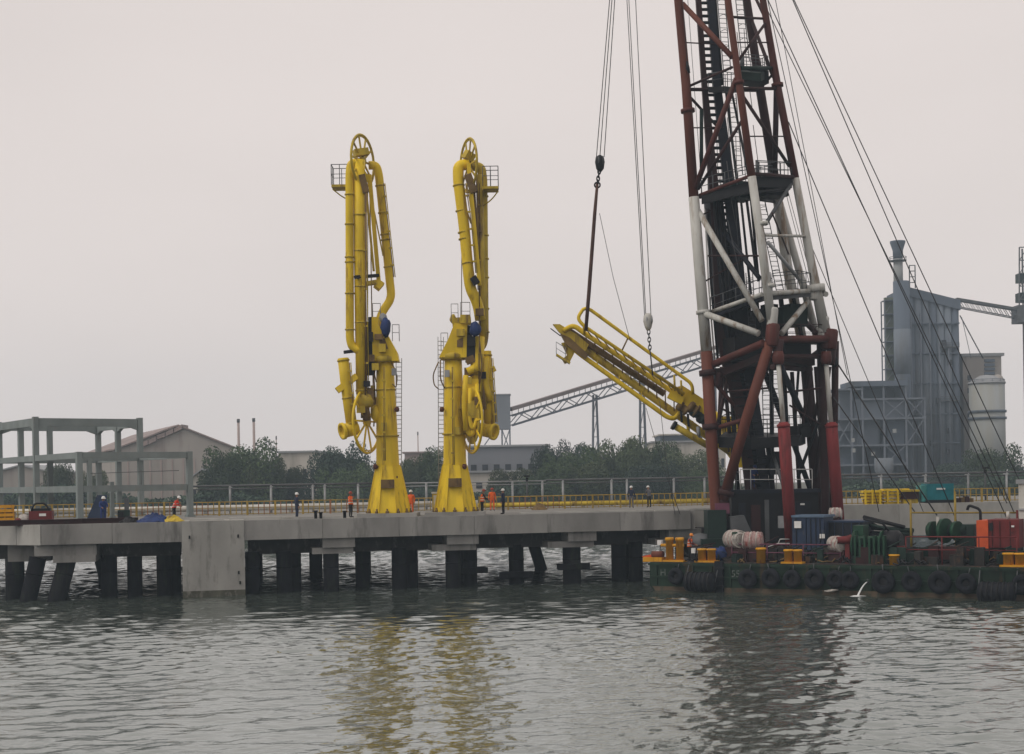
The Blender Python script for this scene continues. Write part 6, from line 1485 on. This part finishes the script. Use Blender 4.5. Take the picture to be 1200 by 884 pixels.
c = Bx(1182, 3.4); B().lathe([(.1, 0), (.1, .5)], V(c.x, c.y, P(1182, 609, c.y).z), n=8).build('vent_pipe', m_pipe_w, t)
t = thing('yellow_gantry', 'tall yellow pipe frame on barge in front of jetty wall', 'frame', Bx(1066, 5.0))
m_gan = mat('olive_yellow_pipe', (.24, .17, .03), .6)
def gp(px, y, n=5.0):
    q = Bx(px, n); return P(px, y, q.y)
for px, y in ((1067, 586), (1119, 576), (1192, 598)):
    a = gp(px, y); B().tube(V(a.x, a.y, BDK), a, .075, n=8).build('post', m_gan if px < 1180 else m_dred, t)
B().tube(gp(1067, 601), gp(1192, 601), .055, n=8).build('top_bar', m_gan, t)
t = thing('white_post', 'white post at the right picture edge above the bollards', 'post', Bx(1199, 4))
bbox(t, 1195, 1212, 4, 566, 665, .9, m_pipe_w, 'shaft'); bbox(t, 1192, 1214, 3.9, 562, 567, 1.1, m_galv, 'cap'); bbox(t, 1194.6, 1213, 3.9, 596, 598, 1.1, m_galv, 'band')
t = thing('oil_drum', 'bright blue drum beside the small bollard pair', 'drum', Bx(838, 1.6))
c = Bx(836, 1.6); B().lathe([(.36, 0), (.36, .3), (.38, .31), (.38, .34), (.36, .35), (.36, .9)], c, n=16).build('body', mat('bright_blue', (.05, .14, .42), .5), t); B().lathe([(.34, .88), (.34, .93)], c, n=16).build('lid', m_blue, t)
t = thing('blue_net', 'bundled blue net on the deck beside the blue drum', 'net', Bx(846, 1.6)); B().blob(Bx(846, 1.7) + V(0, 0, .5), (1.0, .9, 1.0), 14, 9, .16, 8).build('heap', m_blue, t); B().torus(Bx(846, 1.7) + V(0, 0, .55), (.3, .3, 1), .42, .05, 14, 5).build('tie', m_navy, t)
t = thing('grey_skiff', 'dark grey upturned skiff lying behind the barge worker', 'boat', Bx(815, 6))
a, c = Bx(806, 5.5), Bx(834, 5.5); dd = (c - a)
b = B(); b.lathe([(.15, 0), (.6, dd.length * .15), (.75, dd.length * .5), (.7, dd.length * .85), (.35, dd.length)], a + V(0, 0, 1.0), dd, 16); b.build('hull', m_dkgrey, t); b = B(); b.box((a + c) / 2 + V(0, 0, .3), (1.2, 1.2, .62), RB); b.build('trestle', m_black, t)
for px, y, lab, m in ((774, 636, 'small white box standing above the orange bow roller', m_label), (776, 649, 'small white box beside the tall yellow bollards', m_label)):
    q = Bx(px, 1.3); z = P(px, y, q.y).z; t = thing('signal_box', lab, 'box', V(q.x, q.y, BDK)); B().box(V(q.x, q.y, z), (.3, .3, .32), RB).build('case', m, t); B().tube(V(q.x, q.y, BDK), V(q.x, q.y, z - .14), .04, n=6).build('stem', m_dkgrey, t)
for px, lab in ((813, 'white jerry can left of the worker by bollards'), (820, 'white jerry can right of the worker by bollards')):
    q = Bx(px, 1.0); t = thing('jerry_can', lab, 'can', q); B().box(q + V(0, 0, .75), (.26, .2, .36), RB).build('can', m_label, t); B().box(q + V(0, 0, .95), (.08, .08, .08), RB).build('cap', m_dkgrey, t); B().box(q + V(0, 0, .3), (.36, .4, .58), RB).build('crate', m_black, t)

# loose hoses, ropes and scrap strewn over the barge deck
def strewn(name, label, m, n, seed, rr, kind):
    r = random.Random(seed); b = B()
    for k in range(n):
        s0, n0 = r.uniform(2, 27), r.uniform(.9, 6.5)
        if kind == 'hose':
            a = r.uniform(0, 6.28); p = Bp(s0, n0, BDK + .03 + rr); pts = []
            z = BDK + .03 + rr
            for j in range(9):
                a += r.uniform(-.7, .7); q = V(math.cos(a), math.sin(a), 0) * .32; p = p + q
                pts.append(V(p.x, p.y, z + abs(r.gauss(0, .18))))
            b.path(pts, rr, 6)
        else:
            L_ = (r.uniform(.3, 1.3), r.uniform(.2, .6), r.uniform(.12, 1.15)); c = Bp(s0, n0, BDK + .03 + L_[2] / 2)
            b.box(c, L_, Matrix.Rotation(r.uniform(0, 3.1), 3, 'Z'))
            if r.random() < .5: b.tube(c + V(-.4, 0, L_[2] * .5), c + V(.5, .2, L_[2] * .5 + r.uniform(0, .5)), .05, n=6)
    o = b.build(name, m, kind='stuff'); tag(o, label, 'clutter')
strewn('hose_tangle', 'tangled dark hoses strewn over the barge deck', m_black, 90, 1, .06, 'hose')
strewn('rope_tangle', 'loose brown ropes strewn over the barge deck', m_olive, 45, 2, .04, 'hose')
strewn('scrap_litter', 'dark steel scrap and boxes littering the barge deck', m_bdeck, 85, 3, 0, 'box')
strewn('rust_litter', 'rusty red scrap littering the barge deck', m_red_d, 70, 4, 0, 'box')
strewn('green_litter', 'dark green fittings littering the barge deck', m_dgreen, 60, 5, 0, 'box')
# ================================================================== stores on the jetty
def jbox(t, px0, px1, off, y0, y1, depth, m, name, dn=0.0):
    a, c = E(px0, off), E(px1, off); mid = (a + c) / 2
    z1, z0 = P((px0 + px1) / 2, y0, mid.y).z, P((px0 + px1) / 2, y1, mid.y).z
    z0 = max(z0, DECK + .02); z1 = max(z1, z0 + .15)
    R = Matrix.Rotation(math.atan2(.2, 1), 3, 'Z')
    return B().box(V(mid.x, mid.y, (z0 + z1) / 2) + NB * (depth / 2 + dn), ((c - a).length, depth, z1 - z0), R).build(name, m, t)
a, c = E(-20, 1.2), E(96, 1.2)
for nm, p, q, lab in (('steel_beam', a, c, 'long maroon steel beam lying along the left jetty edge'), ('steel_beam', E(92, 1.9), E(162, 1.7), 'shorter dark maroon steel beam ending near the blue tarpaulin')):
    t = thing(nm, lab, 'steel beam', V((p.x + q.x) / 2, (p.y + q.y) / 2, DECK))
    for z, w, h, part in ((.03, .34, .05, 'flange'), (.20, .06, .30, 'web'), (.37, .34, .05, 'flange')): B().beam(V(p.x, p.y, DECK + z), V(q.x, q.y, DECK + z), w, h).build(part, m_red_d, t)
t = thing('welding_generator', 'dark red portable generator with black roll hoop on jetty', 'generator', E(48, 3.0))
jbox(t, 34, 61, 3.0, 599, 612, 1.2, m_dred, 'housing'); jbox(t, 36, 59, 3.1, 596, 599, 1.0, m_black, 'top_panel'); jbox(t, 46, 54, 2.96, 602, 605, .05, m_label, 'name_plate')
for off in (3.1, 4.1):
    w = [E(37, off), E(40, off), E(54, off), E(58, off)]; zz = (.9, 1.45, 1.45, .9)
    B().path(round_path([V(p.x, p.y, DECK + z + .02) for p, z in zip(w, zz)], .3), .07, 8).build('roll_hoop', m_black, t)
t = thing('yellow_crate', 'orange yellow slatted crate at the far left of jetty', 'crate', E(8, 4.0))
for k in range(4): jbox(t, -6, 17, 4.0, 592 + k * 5, 595.5 + k * 5, .08, m_yel_o, 'slat')
for px in (-5, 5, 15): jbox(t, px, px + 1.5, 4.1, 592, 612, .1, m_yel_o, 'upright')
jbox(t, -5, 16, 4.3, 600, 613, 1.0, m_olive, 'load')
t = thing('white_sack', 'white sack between yellow crate and red generator', 'sack', E(28, 3.2)); q = E(28, 3.4); B().blob(q + V(0, 0, .36), (.85, .7, .8), 14, 9, .1, 9).build('bag', m_rope_w, t); B().torus(q + V(0, 0, .7), (0, 0, 1), .12, .05, 10, 5).build('knot', m_rope_w, t)
t = thing('gas_bottle', 'red gas bottle lying beside the white sack', 'gas bottle', E(20, 3.0)); p, q = E(17, 3.0), E(24, 3.0); B().lathe([(.08, 0), (.24, .12), (.24, (q - p).length - .05), (.1, (q - p).length + .05)], p + V(0, 0, .26), q - p, 14).build('cylinder', m_dred, t); B().lathe([(.07, (q - p).length), (.07, (q - p).length + .14)], p + V(0, 0, .26), q - p, 8).build('valve', m_dkgrey, t)
t = thing('sheet_stack', 'leaning stack of grey blue sheets behind blue worker', 'sheets', E(112, 6.0))
for k in range(5):
    p, q = E(100 + k * 2, 6.0 + .3 * k), E(124, 6.0 + .3 * k); hh = 1.95 - .1 * k
    B().slab([V(p.x, p.y, DECK + .01), V(q.x, q.y, DECK + .01), V(q.x, q.y + .4, DECK + hh), V(p.x + .75, p.y + .4, DECK + hh)], (0, .05, 0)).build('sheet', m_wall_g if k % 2 else m_navy, t)
t = thing('site_cabinet', 'dark upright site cabinet in the middle of the frame', 'cabinet', E(146, 6)); jbox(t, 138, 152, 6, 598, 612, .8, m_dgreen, 'lower_box'); jbox(t, 146, 151, 6.1, 584, 598, .5, m_dkgrey, 'upper_box'); jbox(t, 139, 145, 5.96, 600, 609, .05, m_black, 'door')
def heap(px, off, size, m, label, sd, name='tarpaulin', cat='tarpaulin'):
    q = E(px, off); t = thing(name, label, cat, q)
    r = random.Random(sd); b = B(); n, mm = 16, 8; c = q
    vs = []
    for i in range(mm + 1):
        for k in range(n):
            a = 2 * PI * k / n; rr = i / mm
            hgt = size[2] * max(0, (1 - rr ** 1.7)) * (1 + r.uniform(-.25, .25)) if i else size[2]
            vs.append(c + V(math.cos(a) * size[0] / 2 * rr * (1 + r.uniform(-.08, .08)), math.sin(a) * size[1] / 2 * rr, hgt + .015))
    b._add(vs, [(i * n + k, i * n + (k + 1) % n, (i + 1) * n + (k + 1) % n, (i + 1) * n + k) for i in range(mm) for k in range(n)])
    b.build('sheet', m, t)
    for k in range(3):
        a = r.uniform(0, 6.28); p = c + V(math.cos(a) * size[0] * .42, math.sin(a) * size[1] * .3 - .2, .1); B().blob(p, (size[0] * .22, .35, .2), 10, 6, .2, sd + k).build('fold', m, t)
heap(151, 1.0, (1.2, .8, .45), m_black, 'small black heap on jetty edge left of the blue tarpaulin', 3, 'black_heap', 'heap')
heap(181, 1.3, (2.6, 1.4, .62), m_blue, 'crumpled blue tarpaulin on the jetty edge', 5)
heap(202, 1.0, (1.9, 1.0, .45), m_yel_d, 'crumpled yellow tarpaulin beside the blue one', 7)
heap(632, 16, (1.4, 1, .55), m_olive, 'low brown rubble heap by the long railing', 9, 'rubble_heap', 'heap')
# right part of the jetty
def R2(px, d): return V(Xat(px, DECK, d), d, DECK)
def rbox(t, px0, px1, d, y0, y1, depth, m, name):
    a, c = R2(px0, d), R2(px1, d); z1, z0 = P((px0 + px1) / 2, y0, d).z, max(DECK + .02, P((px0 + px1) / 2, y1, d).z)
    return B().box(((a.x + c.x) / 2, d + depth / 2, (z0 + z1) / 2), (c.x - a.x, depth, z1 - z0)).build(name, m, t)
t = thing('scaffold_stack', 'stack of bright yellow steel frames lying on right jetty', 'steel frames', R2(1045, 118))
for k in range(5):
    rbox(t, 1012 + k, 1034, 118 + .1 * k, 575 + k * 3.6, 577.6 + k * 3.6, 1.4, m_yel, 'frame_bar'); rbox(t, 1036, 1066 + k % 2, 118 + .1 * k, 573 + k * 3.8, 575.8 + k * 3.8, 1.2, m_yel, 'frame_bar')
for x in (1014, 1022, 1031, 1040, 1052, 1063): rbox(t, x, x + 1.6, 117.9, 574, 593, .2, m_yel, 'upright')
rbox(t, 1014, 1033, 118.6, 577, 593, .6, m_yel_o, 'end_frame')
t = thing('tool_box', 'small dark box with yellow lid between frames and teal machine', 'box', R2(1072, 117.5)); rbox(t, 1058, 1077, 117.6, 576, 585, 1.0, m_red_d, 'case'); rbox(t, 1057, 1078, 117.5, 574, 576.4, 1.2, m_yel_d, 'lid'); rbox(t, 1059, 1076, 117.7, 585, 593, .8, m_yel_d, 'stand')
t = thing('teal_compressor', 'teal covered compressor standing on the right jetty', 'compressor', R2(1101, 117.5))
rbox(t, 1087, 1118, 117.5, 567, 587, 1.8, m_teal, 'housing'); rbox(t, 1080, 1087.5, 117.7, 569, 588, 1.5, mat('pale_teal', (.06, .25, .24), .5), 'end_cover'); rbox(t, 1086, 1119, 117.4, 586, 589.5, 2.0, m_black, 'skid'); rbox(t, 1098, 1108, 117.45, 572, 574, .05, m_label, 'name_plate'); rbox(t, 1090, 1116, 117.6, 565, 567, 1.5, m_dkgrey, 'lifting_frame')
for x in (1091, 1114): rbox(t, x, x + 2.5, 117.7, 589, 594, 1.2, m_dkgrey, 'foot')
t = thing('crate_row', 'row of small brown crates right of teal compressor', 'crates', R2(1132, 118))
for k in range(4): rbox(t, 1122 + k * 5, 1126 + k * 5, 118 + .2 * (k % 2), 584 - (k % 3), 593, .8, m_olive if k % 2 else m_red_d, 'crate')
# ================================================================== people
def person(label, pos, face, top, legs, hat, vest=None, pose='stand', h=1.84, group=None):
    """one continuous skinned body; face = heading in degrees (0 = away from the viewer, 180 = towards)"""
    s = h / 1.74
    J = {'pel': (0, 0, .95, .145), 'wst': (0, .01, 1.10, .13), 'chs': (0, .0, 1.30, .155), 'nck': (0, .0, 1.47, .062), 'hd0': (0, .02, 1.55, .078), 'hd1': (0, .02, 1.64, .098), 'hd2': (0, .01, 1.72, .07)}
    lean = {'stand': 0, 'phone': 0, 'walk': .05, 'bend': .5, 'work': .18}[pose]
    for sd, k in (('l', -1), ('r', 1)):
        st = .0 if pose != 'walk' else k * .16
        J['hip' + sd] = (k * .10, 0, .90, .10); J['kne' + sd] = (k * .12, st * .8 + .02, .50, .068); J['ank' + sd] = (k * .125, st * 1.3 - .01, .09, .048); J['toe' + sd] = (k * .14, st * 1.3 + .17, .045, .042)
        J['sho' + sd] = (k * .20, 0, 1.40, .075)
        if pose == 'phone' and k == 1: el, wr = (k * .27, .10, 1.16), (k * .14, .26, 1.36)
        elif pose in ('work', 'bend'): el, wr = (k * .27, .14, 1.14), (k * .16, .40, 1.05)
        elif pose == 'walk': el, wr = (k * .28, -st * .7, 1.13), (k * .27, -st * 1.2 + .12, .90)
        else: el, wr = (k * .27, -.03, 1.12), (k * .26, .05, .86)
        J['elb' + sd] = (*el, .048); J['wri' + sd] = (*wr, .034)
        d = (Vector(wr) - Vector(el)).normalized(); J['pal' + sd] = (*(Vector(wr) + d * .08), .036)
    names = list(J); idx = {n: i for i, n in enumerate(names)}
    def bendp(p):
        x, y, z = p
        if z > .95 and lean:
            a = lean; y, z = y + (z - .95) * math.sin(a), .95 + (z - .95) * math.cos(a)
        return (x * s, y * s, z * s)
    vs = [bendp(J[n][:3]) for n in names]
    es = [('pel', 'wst'), ('wst', 'chs'), ('chs', 'nck'), ('nck', 'hd0'), ('hd0', 'hd1'), ('hd1', 'hd2')]
    for sd in 'lr': es += [('pel', 'hip' + sd), ('hip' + sd, 'kne' + sd), ('kne' + sd, 'ank' + sd), ('ank' + sd, 'toe' + sd), ('chs', 'sho' + sd), ('sho' + sd, 'elb' + sd), ('elb' + sd, 'wri' + sd), ('wri' + sd, 'pal' + sd)]
    me = bpy.data.meshes.new('body'); me.from_pydata(vs, [(idx[a], idx[b]) for a, b in es], [])
    o = bpy.data.objects.new('tmp', me); COL.objects.link(o)
    o.modifiers.new('s', 'SKIN'); o.modifiers.new('u', 'SUBSURF').levels = 1
    sk = me.skin_vertices[0].data
    for i, n in enumerate(names):
        r = J[n][3] * s; sk[i].radius = (r * (1.15 if n in ('chs', 'wst', 'pel') else 1), r * (.85 if n in ('chs', 'wst', 'pel') else 1)); sk[i].use_root = (n == 'pel')
    dg = bpy.context.evaluated_depsgraph_get(); body = bpy.data.meshes.new_from_object(o.evaluated_get(dg)); bpy.data.objects.remove(o)
    # fingers, thumb, nose, ears rooted in the same mesh
    b = B(); b.v = [tuple(v.co) for v in body.vertices]; b.f = [tuple(p.vertices) for p in body.polygons]; b.sm = [True] * len(b.f)
    nb0 = len(b.f)
    for sd in 'lr':
        p, w = Vector(bendp(J['pal' + sd][:3])), Vector(bendp(J['wri' + sd][:3])); d = (p - w).normalized(); sx = d.cross(V(1, 0, 0)).normalized() if abs(d.x) < .9 else V(0, 1, 0)
        for q, L in ((-.026, .055), (-.009, .068), (.009, .064), (.026, .048)):
            a = p + sx * q * s; b.path([a, a + d * L * .6 * s, a + d * L * s + sx.cross(d) * .02 * s], [.010 * s, .009 * s, .007 * s], 5)
        a = p - d * .03 * s + sx * .03 * s; b.path([a, a + (sx + d * .6).normalized() * .03 * s, a + (sx * .5 + d).normalized() * .055 * s], [.011 * s, .01 * s, .008 * s], 5)
    hc = Vector(bendp((0, .02, 1.64))); fw = V(0, 1, 0)
    b.path([hc + fw * .095 * s + V(0, 0, .015), hc + fw * .125 * s - V(0, 0, .02 * s), hc + fw * .10 * s - V(0, 0, .03 * s)], [.008 * s, .016 * s, .01 * s], 6)
    for k in (-1, 1): b.blob(hc + V(k * .098 * s, 0, -.005), (.02 * s, .045 * s, .06 * s), 7, 5, 0, 1)
    body2 = b.mesh('body')
    for m in (top, legs, m_skin, m_cloth_k): body2.materials.append(m)
    hands = [Vector(bendp(J['pal' + sd][:3])) for sd in 'lr']; chin = Vector(bendp((0, 0, 1.49))).z
    for p in body2.polygons:
        c = p.center
        if c.z > chin or min((c - h_).length for h_ in hands) < .125 * s: p.material_index = 2
        elif c.z < .11 * s: p.material_index = 3
        elif c.z < .95 * s and abs(c.x) < .215 * s and not (pose in ('work', 'bend') and c.y > .3 * s): p.material_index = 1
    t = thing('person', label, 'person', pos, rz=math.radians(-face), group=group)
    Mw = WM(t)
    ob = bpy.data.objects.new('body', body2); ob.parent = t; COL.objects.link(ob)
    def part(bb, nm, m):
        bb.v = [tuple(Mw @ Vector(v)) for v in bb.v]; return bb.build(nm, m, t)
    hb = B(); top_ = Vector(bendp((0, .015, 1.655))); axis = (Vector(bendp((0, .0, 1.8))) - Vector(bendp((0, 0, 1.6))))
    hb.lathe([(.118 * s, 0), (.122 * s, .03 * s), (.115 * s, .08 * s), (.085 * s, .13 * s), (.03 * s, .15 * s), (.004, .152 * s)], top_, axis, 16); hb.lathe([(.15 * s, -.004), (.15 * s, .012)], top_ + V(0, .03 * s, 0), axis, 16)
    part(hb, 'helmet', hat)
    if vest:
        vb = B(); rings = []
        for z, rx, ry in ((.93, .185, .145), (1.08, .178, .135), (1.25, .195, .15), (1.38, .19, .145), (1.45, .11, .10)):
            rings.append([Vector(bendp((rx * math.cos(a * PI / 8), ry * math.sin(a * PI / 8) + .005, z))) for a in range(16)])
        vb._add([q for r_ in rings for q in r_], [(i * 16 + k, i * 16 + (k + 1) % 16, (i + 1) * 16 + (k + 1) % 16, (i + 1) * 16 + k) for i in range(4) for k in range(16)], True)
        vo = part(vb, 'safety_vest', vest)
        for z in (1.02, 1.2):
            tb = B(); rr = [[Vector(bendp((rx * math.cos(a * PI / 8), ry * math.sin(a * PI / 8) + .005, zz))) for a in range(16)] for zz, rx, ry in ((z, .192, .15), (z + .05, .197, .153))]
            tb._add([q for r_ in rr for q in r_], [(k, (k + 1) % 16, 16 + (k + 1) % 16, 16 + k) for k in range(16)], True)
            tb.v = [tuple(Mw @ Vector(v)) for v in tb.v]; tb.build('reflective_band', m_tape, vo)
    return t
def on(px, off): return E(px, off)
person('person in blue coverall and white helmet beside leaning sheets', on(121, 2.6), 150, m_cloth_b, m_cloth_b, m_hat_w, None, 'work')
person('person in red orange vest bending over the yellow tarpaulin', on(204, 3.6), 100, m_cloth_or, m_cloth_k, m_hat_w, m_cloth_or, 'bend')
person('person in dark navy clothes with white helmet, alone left of arms', on(348, 3.6), 60, m_cloth_n, m_cloth_n, m_hat_w, None, 'stand')
person('person in orange jacket and red helmet left of the left arm', on(411, 3.6), 115, m_cloth_o, m_cloth_k, m_hat_r, m_cloth_o, 'phone')
person('person in orange and white helmet half hidden between the arm bases', on(482, 7.5), 200, m_cloth_o, m_cloth_o, m_hat_w, None, 'stand')
person('person in orange vest and dark helmet right of right arm base', on(565, 3.4), 70, m_cloth_k, m_cloth_k, m_hat_r, m_cloth_o, 'work')
person('person in dark navy with white helmet, second right of right arm base', on(590, 3.2), -70, m_cloth_n, m_cloth_k, m_hat_w, None, 'phone')
person('person in orange far back at the railing behind the two workers', on(577, 16.5), 170, m_cloth_o, m_cloth_o, m_hat_r, None, 'stand')
person('left of two dark clothed workers at the railing near the ropes', on(740, 15.8), 10, m_cloth_n, m_cloth_g, m_hat_w, None, 'stand', 1.8)
person('right of two dark clothed workers at the railing near the ropes', on(761, 15.8), -30, m_cloth_g, m_cloth_k, m_hat_w, None, 'work', 1.8)
person('person in orange vest and orange helmet on the barge by bollards', Bx(808, 1.8), 110, m_dred, m_cloth_k, m_hat_o, m_cloth_o, 'work')
q = C(882, 575, .9); person('person in blue coverall on the crane machine house roof', V(q.x, q.y, q.z), 160, m_cloth_b, m_cloth_b, m_blue, None, 'bend')
# ================================================================== haze
b = B(); b.box((0, 260, 36.5), (5100, 1320, 78.0))
hz = b.build('haze', m_soil, kind='stuff')
hz.data.materials.clear()
m = bpy.data.materials.new('harbour_haze'); m.use_nodes = True
N, L = m.node_tree.nodes, m.node_tree.links
N.clear()
o = N.new('ShaderNodeOutputMaterial'); pv = N.new('ShaderNodeVolumePrincipled')
pv.inputs['Color'].default_value = (0.70, 0.86, 1.0, 1)
pv.inputs['Density'].default_value = 0.0004
pv.inputs['Anisotropy'].default_value = 0.1
L.new(pv.outputs[0], o.inputs['Volume'])
hz.data.materials.append(m)
